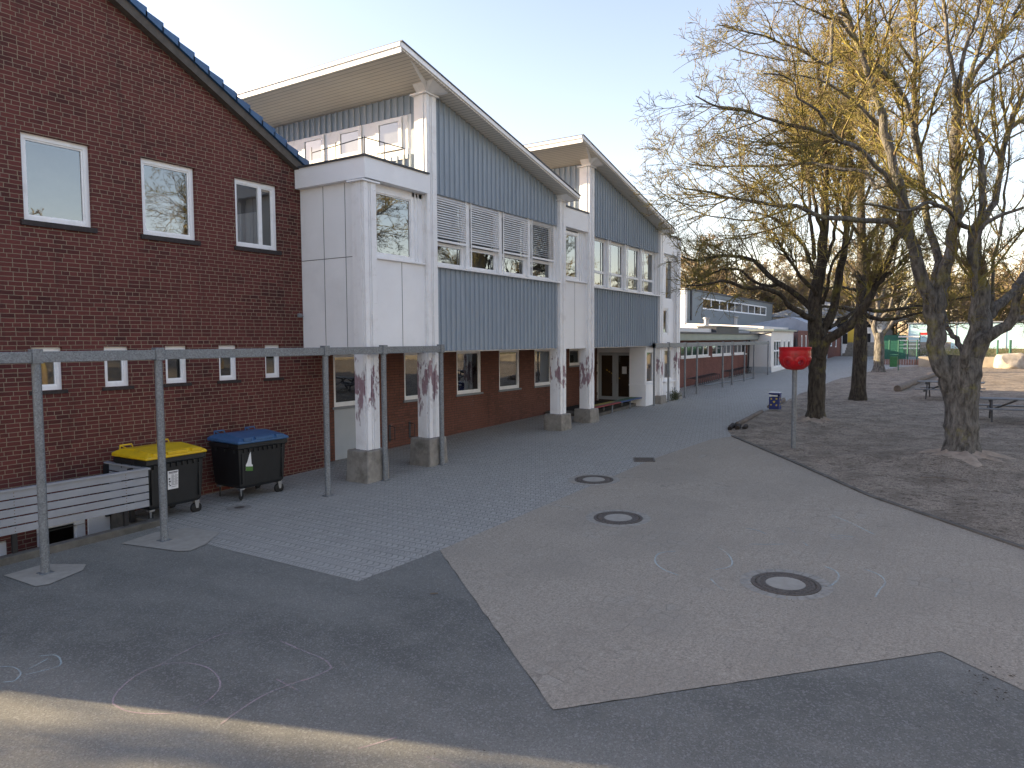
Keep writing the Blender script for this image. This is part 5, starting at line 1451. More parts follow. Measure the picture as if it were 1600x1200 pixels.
LIMBS1 = [[(0.0,-0.01,-0.04,0.396),(0.03,-0.01,0.28,0.365),(0.06,-0.02,0.66,0.35),(0.1,-0.01,1.26,0.35),(0.12,0.02,1.8,0.396),(0.15,0.01,2.17,0.411),(0.2,-0.04,2.48,0.365)],[(0.02,0.14,1.49,0.243),(-0.09,0.44,2.3,0.232),(-0.13,0.59,2.79,0.22),(-0.03,0.53,3.39,0.208),(0.06,0.52,4.17,0.196),(0.11,0.49,4.31,0.184)],[(-0.13,0.56,3.19,0.183),(-0.27,0.7,3.8,0.173),(-0.4,0.82,4.23,0.164),(-0.53,0.93,4.67,0.155),(-0.68,1.07,5.18,0.146),(-0.8,1.18,5.65,0.137),(-0.91,1.25,6.11,0.128),(-0.99,1.25,6.23,0.119),(-1.15,1.42,6.69,0.11),(-1.29,1.56,7.37,0.101),(-1.4,1.67,7.93,0.093),(-1.51,1.74,8.29,0.084),(-1.66,1.86,8.54,0.076),(-1.8,2.0,9.01,0.067),(-1.99,2.23,9.74,0.059),(-2.19,2.46,10.32,0.051),(-2.32,2.59,10.89,0.042)],[(0.07,0.5,3.84,0.168),(0.16,0.46,4.25,0.162),(0.28,0.37,4.83,0.155),(0.41,0.29,5.44,0.149),(0.53,0.22,6.06,0.142),(0.57,0.25,6.45,0.136),(0.63,0.29,7.2,0.129),(0.7,0.32,8.03,0.123),(0.78,0.29,8.45,0.116)],[(0.78,0.29,8.45,0.07),(0.5,0.39,9.23,0.061),(0.22,0.51,9.92,0.053),(-0.05,0.58,10.58,0.045),(-0.34,0.69,11.11,0.037),(-0.62,0.8,11.77,0.029)],[(0.79,0.27,8.41,0.077),(1.08,0.18,8.87,0.071),(1.43,0.02,9.39,0.065),(1.84,-0.25,9.88,0.059),(2.26,-0.52,10.41,0.053),(2.69,-0.8,11.09,0.046),(3.05,-0.98,11.6,0.04),(3.47,-1.23,12.34,0.033)],[(0.78,0.29,8.41,0.07),(0.65,0.27,9.01,0.063),(0.53,0.22,9.36,0.056),(0.4,0.18,9.71,0.049),(0.37,0.01,10.24,0.042),(0.29,-0.08,10.77,0.036),(0.17,-0.09,11.48,0.029)],[(0.79,0.27,8.41,0.07),(1.08,0.12,9.11,0.062),(1.4,-0.07,9.86,0.055),(1.66,-0.2,10.45,0.047),(1.94,-0.32,11.22,0.04),(2.19,-0.36,12.26,0.032)],[(0.8,0.26,8.49,0.054),(0.68,0.07,8.74,0.05),(0.61,-0.2,8.99,0.045),(0.58,-0.52,9.15,0.041),(0.49,-0.78,9.3,0.037),(0.37,-0.98,9.37,0.033),(0.48,-1.52,9.63,0.029)],[(0.12,0.57,3.52,0.123),(0.26,0.63,4.02,0.118),(0.44,0.62,4.53,0.113),(0.61,0.6,4.95,0.107),(0.71,0.73,5.47,0.102),(0.8,0.85,5.95,0.096),(0.91,0.95,6.53,0.09),(1.04,0.95,6.53,0.085),(1.17,1.06,7.29,0.079),(1.27,1.19,8.1,0.073),(1.43,1.27,9.0,0.067),(1.63,1.26,9.92,0.061),(1.79,1.33,10.85,0.055),(1.99,1.35,11.78,0.048),(2.15,1.4,12.73,0.042)],[(1.34,1.24,9.91,0.049),(0.98,1.45,10.13,0.043),(0.63,1.66,10.44,0.038),(0.31,1.83,10.77,0.033),(0.03,1.91,10.98,0.028),(-0.31,2.11,11.34,0.023)],[(0.89,1.12,7.58,0.08),(0.52,1.23,8.25,0.073),(0.11,1.36,8.74,0.066),(-0.39,1.61,9.09,0.059),(-0.93,1.93,9.38,0.052),(-1.45,2.23,9.78,0.046),(-1.85,2.33,10.15,0.04),(-2.25,2.42,10.36,0.034),(-2.64,2.5,10.66,0.028)],[(-1.04,1.52,7.42,0.059),(-0.73,1.7,8.11,0.051),(-0.44,1.93,8.78,0.042),(-0.11,2.09,9.35,0.033),(0.21,2.25,9.89,0.024)],[(0.28,-0.02,2.02,0.337),(0.41,-0.12,2.32,0.313),(0.52,-0.21,2.53,0.288),(0.68,-0.33,2.98,0.264),(0.77,-0.36,3.27,0.239),(0.83,-0.31,4.01,0.215),(0.86,-0.22,4.63,0.19),(0.89,-0.13,5.26,0.165),(0.94,-0.1,5.6,0.14)],[(0.95,-0.1,5.62,0.078),(0.6,-0.02,5.6,0.071),(0.18,0.19,5.73,0.064),(-0.2,0.35,5.89,0.057),(-0.59,0.51,5.96,0.051),(-1.04,0.77,6.03,0.044),(-1.52,1.03,5.84,0.038),(-1.99,1.3,5.76,0.032),(-2.42,1.52,5.82,0.026),(-2.92,1.84,5.83,0.02)],[(0.94,-0.1,5.57,0.109),(1.24,-0.29,5.78,0.102),(1.51,-0.42,6.1,0.095),(1.79,-0.58,6.5,0.088),(2.06,-0.64,7.36,0.08),(2.38,-0.81,8.12,0.073),(2.66,-0.92,8.77,0.065),(2.96,-1.1,9.16,0.057),(3.34,-1.37,9.82,0.05),(3.7,-1.57,10.84,0.042)],[(0.95,-0.11,5.6,0.117),(0.87,-0.22,5.78,0.104),(0.79,-0.29,6.21,0.092),(0.67,-0.25,7.13,0.08),(0.49,-0.16,7.62,0.068),(0.24,0.05,8.23,0.056),(0.09,0.1,8.82,0.045)],[(0.93,-0.09,2.15,0.095),(1.19,0.05,2.69,0.085),(1.39,0.28,3.07,0.076),(1.64,0.41,3.34,0.066),(1.92,0.5,3.66,0.056),(2.13,0.71,3.94,0.045),(2.25,1.04,4.14,0.034)],[(-0.28,-0.05,2.31,0.119),(-0.41,-0.04,2.59,0.11),(-0.49,-0.1,2.87,0.101),(-0.56,-0.17,3.25,0.092),(-0.67,-0.17,3.79,0.084),(-0.77,-0.18,4.32,0.075),(-0.88,-0.19,4.68,0.067),(-0.99,-0.2,5.05,0.059),(-1.0,-0.35,5.48,0.05),(-0.94,-0.65,5.64,0.042),(-0.83,-1.03,5.76,0.034)],[(0.3,-0.19,2.4,0.183),(0.27,-0.37,2.86,0.162),(0.29,-0.63,3.1,0.141),(0.32,-0.92,3.33,0.121),(0.23,-1.0,3.76,0.101),(0.17,-1.13,4.1,0.081),(0.18,-1.35,4.59,0.062),(0.1,-1.42,5.26,0.043)],[(0.33,-0.88,3.31,0.089),(0.73,-1.03,3.4,0.079),(1.14,-1.19,3.47,0.069),(1.62,-1.46,3.6,0.058),(2.22,-1.9,3.85,0.047)],[(0.64,-0.28,3.09,0.154),(1.0,-0.47,3.52,0.14),(1.42,-0.77,3.82,0.126),(1.83,-1.05,4.2,0.111),(2.16,-1.21,4.47,0.096),(2.66,-1.62,4.91,0.081),(3.12,-1.95,5.58,0.065),(3.55,-2.2,6.48,0.049)],[(0.95,-0.52,3.6,0.053),(1.11,-0.54,4.18,0.049),(1.24,-0.53,4.65,0.045),(1.41,-0.59,5.07,0.041),(1.65,-0.71,5.92,0.037),(1.81,-0.73,6.49,0.032),(1.99,-0.79,7.12,0.028),(2.17,-0.81,7.99,0.024)],[(-0.55,1.06,5.12,0.09),(-0.94,1.33,5.49,0.084),(-1.36,1.62,5.64,0.077),(-1.78,1.91,5.63,0.071),(-2.35,2.42,5.63,0.064),(-2.76,2.69,5.67,0.058),(-3.12,2.89,5.71,0.052),(-3.48,3.08,5.81,0.047),(-3.95,3.44,5.81,0.041),(-4.37,3.73,5.85,0.035),(-4.85,4.1,5.88,0.03),(-5.27,4.4,5.95,0.025),(-5.75,4.78,6.0,0.019)],[(-0.85,1.26,6.18,0.082),(-1.2,1.46,6.43,0.076),(-1.53,1.63,6.68,0.07),(-1.88,1.83,6.92,0.065),(-2.24,2.04,7.16,0.06),(-2.67,2.36,7.26,0.054),(-3.03,2.55,7.35,0.049),(-3.44,2.82,7.4,0.044),(-3.99,3.33,7.49,0.039),(-4.32,3.46,7.5,0.034),(-4.73,3.74,7.58,0.03),(-5.12,3.97,7.59,0.025),(-5.56,4.29,7.6,0.021),(-5.93,4.51,7.73,0.016)],[(-3.33,2.26,7.13,0.04),(-3.61,2.52,7.45,0.037),(-3.79,2.6,7.63,0.033),(-4.07,2.85,7.8,0.029),(-4.28,2.97,7.91,0.026),(-4.41,2.98,8.11,0.022),(-4.67,3.19,8.24,0.019),(-4.97,3.45,8.23,0.015)],[(-1.04,1.41,6.56,0.066),(-1.04,1.78,6.5,0.062),(-0.85,1.87,6.6,0.058),(-0.77,2.15,6.97,0.054),(-0.77,2.52,7.02,0.049),(-0.81,2.98,7.22,0.045),(-0.95,3.58,7.29,0.04),(-1.09,4.16,7.28,0.035),(-1.23,4.76,7.35,0.03),(-1.38,5.36,7.36,0.025),(-1.63,6.13,7.5,0.02)],[(-1.17,1.76,7.85,0.059),(-1.43,1.91,8.0,0.053),(-1.72,2.13,8.23,0.046),(-1.99,2.31,8.38,0.04),(-2.31,2.55,8.52,0.034),(-2.5,2.59,8.55,0.028),(-2.86,2.88,8.65,0.022),(-3.31,3.32,8.71,0.017)],[(-2.13,2.14,9.53,0.057),(-2.43,2.31,9.68,0.051),(-2.78,2.54,9.87,0.045),(-3.08,2.57,8.84,0.039),(-3.53,2.97,9.03,0.034),(-3.91,3.24,9.1,0.028),(-4.35,3.62,9.21,0.023),(-4.76,3.92,9.24,0.018),(-5.2,4.28,9.28,0.013)],[(-2.41,2.25,9.89,0.042),(-2.81,2.43,9.97,0.036),(-3.16,2.51,9.72,0.03),(-3.61,2.77,9.76,0.024),(-4.06,3.02,9.82,0.018),(-4.49,3.26,9.99,0.013)]]
LIMBS2 = [[(-0.0,-0.0,-0.07,0.302),(0.04,-0.03,0.27,0.281),(0.1,-0.05,0.87,0.27),(0.14,-0.05,1.52,0.27),(0.18,-0.03,2.17,0.281),(0.22,-0.04,2.7,0.302),(0.22,0.01,3.13,0.281)],[(0.21,-0.01,2.81,0.302),(0.23,0.03,3.03,0.282),(0.25,0.1,3.57,0.261),(0.35,0.08,4.27,0.241),(0.49,-0.01,5.08,0.22),(0.58,-0.04,5.63,0.2),(0.65,-0.04,6.17,0.179),(0.78,-0.1,6.99,0.158),(0.86,-0.1,7.81,0.138),(0.94,-0.06,8.9,0.117),(0.97,0.07,9.99,0.096),(1.0,0.22,11.31,0.075),(1.07,0.3,12.63,0.055)],[(0.2,0.09,3.51,0.129),(-0.21,0.27,3.59,0.116),(-0.75,0.67,3.92,0.102),(-1.21,0.98,4.33,0.089),(-1.75,1.36,4.47,0.076),(-2.34,1.81,4.51,0.063),(-2.91,2.26,4.65,0.05),(-3.52,2.73,4.53,0.038),(-4.04,3.06,4.49,0.026)],[(0.2,0.09,3.67,0.14),(0.32,0.27,3.9,0.129),(0.29,0.68,4.35,0.117),(0.21,1.19,4.74,0.105),(0.11,1.71,5.15,0.093),(0.14,2.05,5.56,0.081),(0.02,2.58,5.75,0.068),(-0.2,3.24,5.78,0.056),(-0.43,3.92,5.63,0.043),(-0.56,4.47,5.82,0.03)],[(0.27,0.06,4.27,0.097),(0.03,0.07,4.41,0.085),(-0.37,0.36,4.77,0.072),(-0.78,0.69,5.34,0.06),(-1.13,0.92,5.84,0.048),(-1.46,1.1,6.23,0.036),(-1.84,1.37,6.56,0.025)],[(0.46,0.0,4.76,0.098),(0.6,0.13,4.86,0.088),(0.72,0.37,5.5,0.078),(0.83,0.61,6.08,0.068),(0.81,1.03,6.55,0.058),(0.84,1.37,6.92,0.048),(0.8,1.8,7.18,0.038),(0.6,2.47,7.38,0.027)],[(0.24,-0.07,2.7,0.205),(0.4,-0.14,3.03,0.191),(0.66,-0.34,3.57,0.176),(0.91,-0.49,4.28,0.161),(1.09,-0.55,4.99,0.147),(1.27,-0.61,5.65,0.132),(1.47,-0.66,6.49,0.117),(1.63,-0.68,7.32,0.102),(1.85,-0.72,8.77,0.086),(2.0,-0.62,10.35,0.071),(2.26,-0.7,11.93,0.056)],[(0.01,-0.14,2.17,0.214),(-0.05,-0.32,2.76,0.198),(-0.09,-0.57,2.91,0.181),(0.04,-1.07,3.28,0.165),(0.1,-1.43,3.84,0.149),(0.1,-1.7,4.34,0.134),(0.09,-1.96,4.94,0.119),(0.05,-2.17,5.47,0.103),(-0.03,-2.31,6.11,0.089),(-0.11,-2.44,6.78,0.074),(-0.16,-2.59,7.74,0.059)],[(0.08,-1.82,4.6,0.092),(0.2,-2.17,4.94,0.075),(0.37,-2.56,5.39,0.058),(0.56,-2.98,5.86,0.04)],[(0.44,-0.33,3.19,0.086),(0.89,-0.56,3.41,0.076),(1.41,-0.88,3.68,0.066),(1.86,-1.12,3.97,0.056),(2.36,-1.35,4.82,0.045),(2.82,-1.53,5.51,0.034)],[(0.5,-0.01,5.24,0.087),(1.02,-0.14,5.5,0.079),(1.52,-0.21,6.09,0.071),(2.01,-0.22,6.87,0.062),(2.49,-0.23,7.72,0.053),(2.98,-0.17,9.3,0.045),(3.56,-0.23,11.03,0.035)],[(0.41,0.16,5.52,0.087),(0.58,0.2,6.02,0.078),(0.7,0.34,6.64,0.069),(0.84,0.42,7.21,0.061),(1.02,0.54,8.56,0.052),(1.16,0.74,10.15,0.043),(1.27,1.0,11.75,0.034)],[(0.72,-0.05,6.18,0.087),(0.46,0.04,6.8,0.076),(0.19,0.16,7.41,0.064),(-0.08,0.34,8.53,0.053),(-0.48,0.72,9.75,0.042),(-0.92,1.15,10.73,0.031)],[(0.37,-0.13,4.0,0.076),(0.16,-0.3,4.51,0.065),(-0.07,-0.42,5.12,0.055),(-0.23,-0.68,5.61,0.045),(-0.38,-0.98,5.83,0.036),(-0.57,-1.18,6.34,0.026)],[(0.28,1.21,4.75,0.066),(0.09,1.59,4.65,0.06),(-0.11,2.03,4.82,0.054),(-0.25,2.38,5.16,0.048),(-0.4,2.73,5.28,0.041),(-0.65,3.21,5.18,0.035),(-0.94,3.74,4.85,0.029),(-1.14,4.13,4.63,0.022)]]
LIMBS3 = [[(-0.0,-0.01,-0.1,0.295),(0.1,-0.0,0.76,0.282),(0.23,-0.01,1.83,0.269),(0.34,0.0,2.9,0.255),(0.46,0.01,3.97,0.229),(0.57,0.03,5.05,0.202),(0.67,0.06,6.13,0.189),(0.78,0.13,7.48,0.176),(0.88,0.19,8.84,0.149),(1.05,0.18,10.47,0.135),(1.24,0.14,12.11,0.109),(1.34,0.23,13.74,0.095),(1.55,0.17,15.39,0.082),(1.65,0.26,17.03,0.068)],[(0.34,-0.1,3.89,0.107),(0.36,-0.7,3.79,0.092),(0.39,-1.28,3.85,0.077),(0.62,-2.18,3.96,0.062),(0.84,-3.06,4.15,0.047),(1.05,-3.92,4.33,0.033)],[(0.33,-0.1,3.7,0.121),(0.36,-0.39,3.51,0.103),(0.56,-0.92,3.45,0.086),(0.74,-1.42,3.52,0.068),(1.1,-2.18,3.72,0.051),(1.68,-3.26,4.02,0.034)],[(0.21,0.1,3.81,0.121),(0.25,0.5,3.9,0.1),(0.31,0.89,3.99,0.079),(0.22,1.5,4.06,0.058),(0.12,2.14,4.3,0.036)],[(0.28,0.08,4.63,0.08),(-0.23,0.33,4.7,0.066),(-0.84,0.73,4.78,0.053),(-1.46,1.12,4.71,0.039),(-2.07,1.55,4.95,0.026)],[(0.3,0.09,5.04,0.094),(0.56,0.45,5.61,0.078),(0.81,0.8,6.06,0.062),(1.04,1.17,6.3,0.045),(1.25,1.6,6.85,0.028)],[(0.43,-0.05,5.57,0.094),(0.85,-0.36,6.12,0.077),(1.25,-0.61,6.94,0.061),(1.57,-0.73,7.78,0.044),(1.91,-0.84,9.17,0.027)],[(0.46,0.02,6.64,0.094),(0.4,-0.54,7.32,0.07),(0.25,-0.96,8.09,0.048),(0.07,-1.29,9.3,0.026)],[(0.43,0.1,6.91,0.094),(-0.09,0.53,7.67,0.076),(-0.5,0.81,8.68,0.059),(-0.87,1.07,9.94,0.042),(-1.15,1.17,11.17,0.026)],[(0.52,0.11,8.24,0.086),(1.3,-0.23,9.4,0.067),(2.02,-0.45,10.86,0.048),(2.67,-0.52,12.63,0.028)],[(0.53,0.15,8.78,0.086),(0.68,0.57,10.18,0.067),(0.93,0.83,11.61,0.047),(1.26,1.01,13.34,0.027)],[(0.71,0.09,10.65,0.08),(0.69,-0.24,11.9,0.062),(0.55,-0.35,13.39,0.044),(0.47,-0.55,14.86,0.026)],[(0.75,0.11,11.45,0.08),(0.9,0.53,12.88,0.063),(1.2,0.72,14.33,0.045),(1.42,1.03,15.81,0.027)]]
LIMBS4 = [[(-0.03,0.03,-0.12,0.329),(0.03,0.01,0.54,0.314),(0.1,0.0,1.36,0.298),(0.13,0.02,2.06,0.283),(0.14,0.07,2.59,0.267)],[(0.1,0.1,2.18,0.185),(0.07,0.33,2.8,0.168),(0.23,0.28,3.42,0.15),(0.45,0.18,4.24,0.133),(0.5,0.36,5.49,0.115),(0.76,0.27,7.15,0.098),(0.89,0.4,8.81,0.08),(1.17,0.28,10.48,0.062)],[(0.17,-0.01,2.26,0.185),(0.24,-0.32,2.67,0.162),(0.34,-0.66,3.2,0.139),(0.4,-0.93,3.8,0.116),(0.64,-1.47,4.61,0.094),(0.86,-1.92,5.81,0.071),(0.97,-2.16,7.41,0.049)],[(0.07,0.17,2.51,0.144),(0.3,0.43,3.09,0.124),(0.36,0.98,3.85,0.104),(0.4,1.57,4.7,0.084),(0.5,2.11,5.98,0.063),(0.76,2.46,7.71,0.042)],[(0.38,0.24,4.24,0.124),(1.09,-0.1,5.5,0.104),(1.82,-0.49,6.78,0.084),(2.43,-0.66,8.49,0.063),(2.97,-0.69,10.23,0.042)],[(0.39,0.15,3.42,0.124),(0.16,-0.44,4.01,0.102),(-0.17,-0.8,5.4,0.081),(-0.47,-1.22,6.55,0.06),(-0.59,-1.89,8.06,0.039)],[(0.45,0.28,5.48,0.103),(-0.26,0.78,6.68,0.082),(-0.84,1.12,8.27,0.061),(-1.29,1.2,9.42,0.04)],[(0.39,-0.62,3.2,0.102),(1.12,-1.36,3.49,0.087),(1.93,-2.2,3.82,0.072),(2.77,-3.03,4.64,0.057),(3.38,-3.53,5.48,0.042)]]
MT['leafdead'] = plain('dead_brown_leaf', (0.055, 0.038, 0.026), 0.9, 0.4, 9, 0)
MT['leaf'] = plain('dull_green_leaves', (0.07, 0.085, 0.035), 0.8, 0.3, 9, 0)
# ------------------------------------------------------------------ trees
def resample(P, R, n):
    """Catmull-Rom resample of a limb"""
    P = np.asarray(P, float); R = np.asarray(R, float)
    d = np.r_[0, np.cumsum(np.linalg.norm(np.diff(P, axis=0), axis=1))]
    t = np.linspace(0, d[-1], n)
    ext = np.vstack([2 * P[0] - P[1], P, 2 * P[-1] - P[-2]])
    out = np.zeros((n, 3))
    for i, q in enumerate(t):
        k = min(max(np.searchsorted(d, q, 'right') - 1, 0), len(P) - 2)
        u = (q - d[k]) / max(d[k + 1] - d[k], 1e-6)
        p0, p1, p2, p3 = ext[k], ext[k + 1], ext[k + 2], ext[k + 3]
        out[i] = .5 * (2 * p1 + (p2 - p0) * u + (2 * p0 - 5 * p1 + 4 * p2 - p3) * u * u + (3 * p1 - p0 - 3 * p2 + p3) * u ** 3)
    return out, np.interp(t, d, R)

def norm(v): return v / np.maximum(np.linalg.norm(v, axis=-1, keepdims=True), 1e-9)

def sprout(rng, P, R, dens, length, rr, n, ang, wig, upk, tmin=0.25, rmin=0.0035, lenpow=0.6):
    """side shoots on parent chains P (N,k,3), dens per metre of parent -> chains (M,n,3)"""
    N, K, _ = P.shape
    plen = np.linalg.norm(np.diff(P, axis=1), axis=2).sum(1)
    cnt = np.maximum(1, rng.poisson(plen * dens * (1 - tmin)))
    pi = np.repeat(np.arange(N), cnt); M = len(pi)
    t = tmin + (1 - tmin) * rng.random(M)
    idx = t * (K - 1); i0 = np.minimum(idx.astype(int), K - 2); u = (idx - i0)[:, None]
    base = P[pi, i0] * (1 - u) + P[pi, i0 + 1] * u
    tan = norm(P[pi, i0 + 1] - P[pi, i0])
    rb = R[pi, i0] * (1 - u[:, 0]) + R[pi, i0 + 1] * u[:, 0]
    rnd = rng.normal(size=base.shape)
    perp = norm(rnd - tan * (rnd * tan).sum(-1, keepdims=True))
    a = rng.uniform(ang[0], ang[1], (M, 1))
    d = norm(np.cos(a) * tan + np.sin(a) * perp + np.array([0, 0, upk]))
    L = plen[pi] ** lenpow * length * (1.1 - 0.6 * t) * rng.uniform(.5, 1.3, M)
    out = np.zeros((M, n, 3)); out[:, 0] = base
    step = (L / (n - 1))[:, None]
    for k in range(1, n):
        d = norm(d + rng.normal(size=d.shape) * wig + np.array([0, 0, upk * .25]))
        out[:, k] = out[:, k - 1] + d * step
    r0 = np.minimum(rb * rr, 0.0055 + L * 0.011)
    Rr = np.maximum(r0[:, None] * np.linspace(1, .35, n)[None, :], rmin)
    return out, Rr

def tubes(chains, sides):
    """chains: list of (P (N,n,3), R (N,n)) -> verts, quads"""
    V = []; Fq = []; off = 0
    for (P, R), s in zip(chains, sides):
        N, n, _ = P.shape
        T = np.empty_like(P); T[:, 1:-1] = P[:, 2:] - P[:, :-2]; T[:, 0] = P[:, 1] - P[:, 0]; T[:, -1] = P[:, -1] - P[:, -2]
        T = norm(T)
        ref = np.where(np.abs(T[:, :1, 2:3]) > .9, np.array([1., 0, 0]), np.array([0, 0, 1.]))
        A = norm(np.cross(T, np.broadcast_to(ref, T.shape))); B = np.cross(T, A)
        th = np.arange(s) * 2 * np.pi / s
        ring = P[:, :, None] + R[:, :, None, None] * (np.cos(th)[None, None, :, None] * A[:, :, None] + np.sin(th)[None, None, :, None] * B[:, :, None])
        V.append(ring.reshape(-1, 3))
        b = (np.arange(N) * n * s)[:, None, None] + (np.arange(n - 1) * s)[None, :, None] + np.arange(s)[None, None, :]
        b2 = (np.arange(N) * n * s)[:, None, None] + (np.arange(n - 1) * s)[None, :, None] + ((np.arange(s) + 1) % s)[None, None, :]
        Fq.append((np.stack([b, b2, b2 + s, b + s], -1).reshape(-1, 4)) + off)
        off += N * n * s
    return np.vstack(V), np.vstack(Fq)

def npmesh(name, V, Fq, mat, smooth=True):
    me = bpy.data.meshes.new(name)
    me.vertices.add(len(V)); me.vertices.foreach_set('co', V.astype(np.float32).ravel())
    me.loops.add(Fq.size); me.loops.foreach_set('vertex_index', Fq.astype(np.int32).ravel())
    me.polygons.add(len(Fq)); me.polygons.foreach_set('loop_start', np.arange(0, Fq.size, 4, dtype=np.int32))
    me.polygons.foreach_set('loop_total', np.full(len(Fq), 4, dtype=np.int32))
    if smooth: me.polygons.foreach_set('use_smooth', np.ones(len(Fq), bool))
    me.update(calc_edges=True)
    me.materials.append(MT[mat])
    return me

def tree(name, base, limbs, seed, dens, label, group, bark_m='bark', twig_m='twig', trunk_extra=True, rmin=0.004, flare=0.7, levels=4, tl=1.0, tm0=.36):
    rng = np.random.default_rng(seed)
    root = thing(name, base, label, 'tree', group)
    ch = []; sides = []
    P1 = []; R1 = []
    n1 = 22
    for i, L in enumerate(limbs):
        A = np.array(L)
        P, R = resample(A[:, :3], A[:, 3], n1 if i else 26)
        if i:
            P[1:-1] += rng.normal(size=(n1 - 2, 3)) * np.minimum(R[1:-1, None] * .25, .02)
            P1.append(P); R1.append(R)
            Pt = P.copy(); R = R * .88; Rt = R * (1 + .04 * rng.normal(size=R.shape))
            ch.append((Pt[None], Rt[None])); sides.append(10 if R[0] > .08 else 7)
        else:
            hgt = P[:, 2] - P[0, 2]
            Rt = R * (1 + flare * np.exp(-np.maximum(hgt, 0) / .22)) * (1 + .03 * rng.normal(size=R.shape))
            P[0, 2] -= .15
            ch.append((P[None], Rt[None])); sides.append(20)
    V, Fq = tubes(ch, sides)
    # roughen bark surface of the thick wood
    tr0 = V[:20 * 26]; ctr = tr0.reshape(26, 20, 3).mean(1, keepdims=True); w = np.exp(-np.maximum(ctr[:, :, 2:3] - .05, 0) / .25)
    lob = 1 + w * .28 * np.cos(5 * np.arange(20) * 2 * np.pi / 20 + seed)[None, :, None] + .03 * np.cos(3 * np.arange(20) * 2 * np.pi / 20)[None, :, None]
    V[:20 * 26] = (ctr + (tr0.reshape(26, 20, 3) - ctr) * lob).reshape(-1, 3)
    nn = np.sin(V[:, 0] * 9 + V[:, 1] * 7 + V[:, 2] * 5) + np.sin(V[:, 0] * 5 - V[:, 1] * 11 + V[:, 2] * 3)
    V = V + (nn * .005)[:, None] * np.array([1, 1, .3])
    o = bpy.data.objects.new('trunk', npmesh('trunk', V, Fq, bark_m)); C.objects.link(o); o.parent = root
    P1 = np.array(P1); R1 = np.array(R1)
    big = R1[:, 0] > .0
    l1 = sprout(rng, P1, R1, dens[0], 1.0 * tl, .50, 12, (.45, 1.05), .12, .12, tm0, rmin, .6)
    l2 = sprout(rng, l1[0], l1[1], dens[1], .60 * tl, .60, 8, (.4, 1.05), .15, .08, .10, rmin)
    l3 = sprout(rng, l2[0], l2[1], dens[2], .45 * tl, .7, 5, (.35, 1.1), .20, .05, .05, rmin)
    lv = [l1, l2, l3]; sd = [5, 4, 3]
    if levels > 3:
        l4 = sprout(rng, l3[0], l3[1], dens[3], .36 * tl, .8, 4, (.35, 1.1), .22, .04, .1, rmin)
        lv.append(l4); sd.append(3)
    V, Fq = tubes(lv, sd)
    o = bpy.data.objects.new('crown', npmesh('crown', V, Fq, twig_m)); C.objects.link(o); o.parent = root
    return root

GT = 'bare trees in the sand area'
tree('bare_tree', (19.99, .24, .44), LIMBS1, 3, (3.8, 5.5, 8, 7), 'largest bare tree, thick trunk splitting low into several stems at the right of the photo', GT, 'bark')
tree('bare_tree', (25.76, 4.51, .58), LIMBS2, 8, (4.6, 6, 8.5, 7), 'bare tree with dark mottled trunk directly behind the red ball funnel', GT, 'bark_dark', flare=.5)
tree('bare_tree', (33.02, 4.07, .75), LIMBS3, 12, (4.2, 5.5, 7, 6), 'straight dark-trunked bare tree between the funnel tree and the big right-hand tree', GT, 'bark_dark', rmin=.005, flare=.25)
tree('bare_tree', (51.53, 5.19, 1.18), LIMBS4, 15, (4.5, 5, 5, 4), 'small pale-trunked bare tree in the sun beside the green fence', GT, 'bark', rmin=.007, tl=.9)

# background trees: four grown variants, then copies
def grow_limbs(rng, h, r, spread):
    L = [[(0, 0, 0, r), (.05, 0, h * .12, r * .9), (rng.normal() * .15, rng.normal() * .15, h * .3, r * .75), (rng.normal() * .3, rng.normal() * .3, h * .6, r * .4), (rng.normal() * .5, rng.normal() * .5, h * .97, .03)]]
    n = 15
    for k in range(n):
        t = .2 + .7 * k / n; a = k * 2.4 + rng.normal() * .3
        z = h * t; l = spread * (1.15 - .75 * t) * rng.uniform(.75, 1.2)
        el = rng.uniform(.35, .9)
        p = []
        for j in range(5):
            q = j / 4
            p.append((math.cos(a + .3 * q) * l * q * math.cos(el * (.6 + .4 * q)), math.sin(a + .3 * q) * l * q * math.cos(el * (.6 + .4 * q)), z + l * q * math.sin(el) * (.6 + .5 * q), r * (.55 * (1 - t) + .12) * (1 - .85 * q) + .01))
        L.append(p)
    return L
GB = 'bare trees standing in the woods beyond the buildings'
protos = []
for k, (h, r, sp) in enumerate(((11, .24, 5.5), (14, .30, 6.5), (9, .18, 5.0), (12.5, .26, 4.6))):
    rng = np.random.default_rng(40 + k)
    protos.append(tree('background_tree', (0, 0, 0), grow_limbs(rng, h, r, sp), 60 + k, (3, 3.6, 4, 3), 'bare brown tree in the far woods', GB, 'twig_far', 'twig_far', rmin=.026, tl=1.2, tm0=.2))
spots = [(96, -4), (101, -12), (98, 4), (104, 9), (93, 26), (97, 33), (104, 22), (112, 15), (115, 3), (112, -9), (118, -20), (103, -22), (108, 30), (116, 38), (92, 44), (121, 10), (124, -4),
         (96, -32), (110, -34), (120, 24), (126, 30), (100, 14.5), (107, -1), (111, 21), (93, 12), (106, -16), (95, -10), (94, 19), (99, 24), (89.5, 30), (91, 37)]
rng = np.random.default_rng(7)
for i, (x, y) in enumerate(spots):
    o = protos[i % 4] if i < 4 else copy_tree(protos[i % 4])
    o.location = (x, y, 1.65); s = rng.uniform(.85, 1.2)
    o.scale = (s * 1.05, s * 1.05, s * (.88 if x < 96 else 1.0)); o.rotation_euler = (0, 0, rng.uniform(0, 6.28))
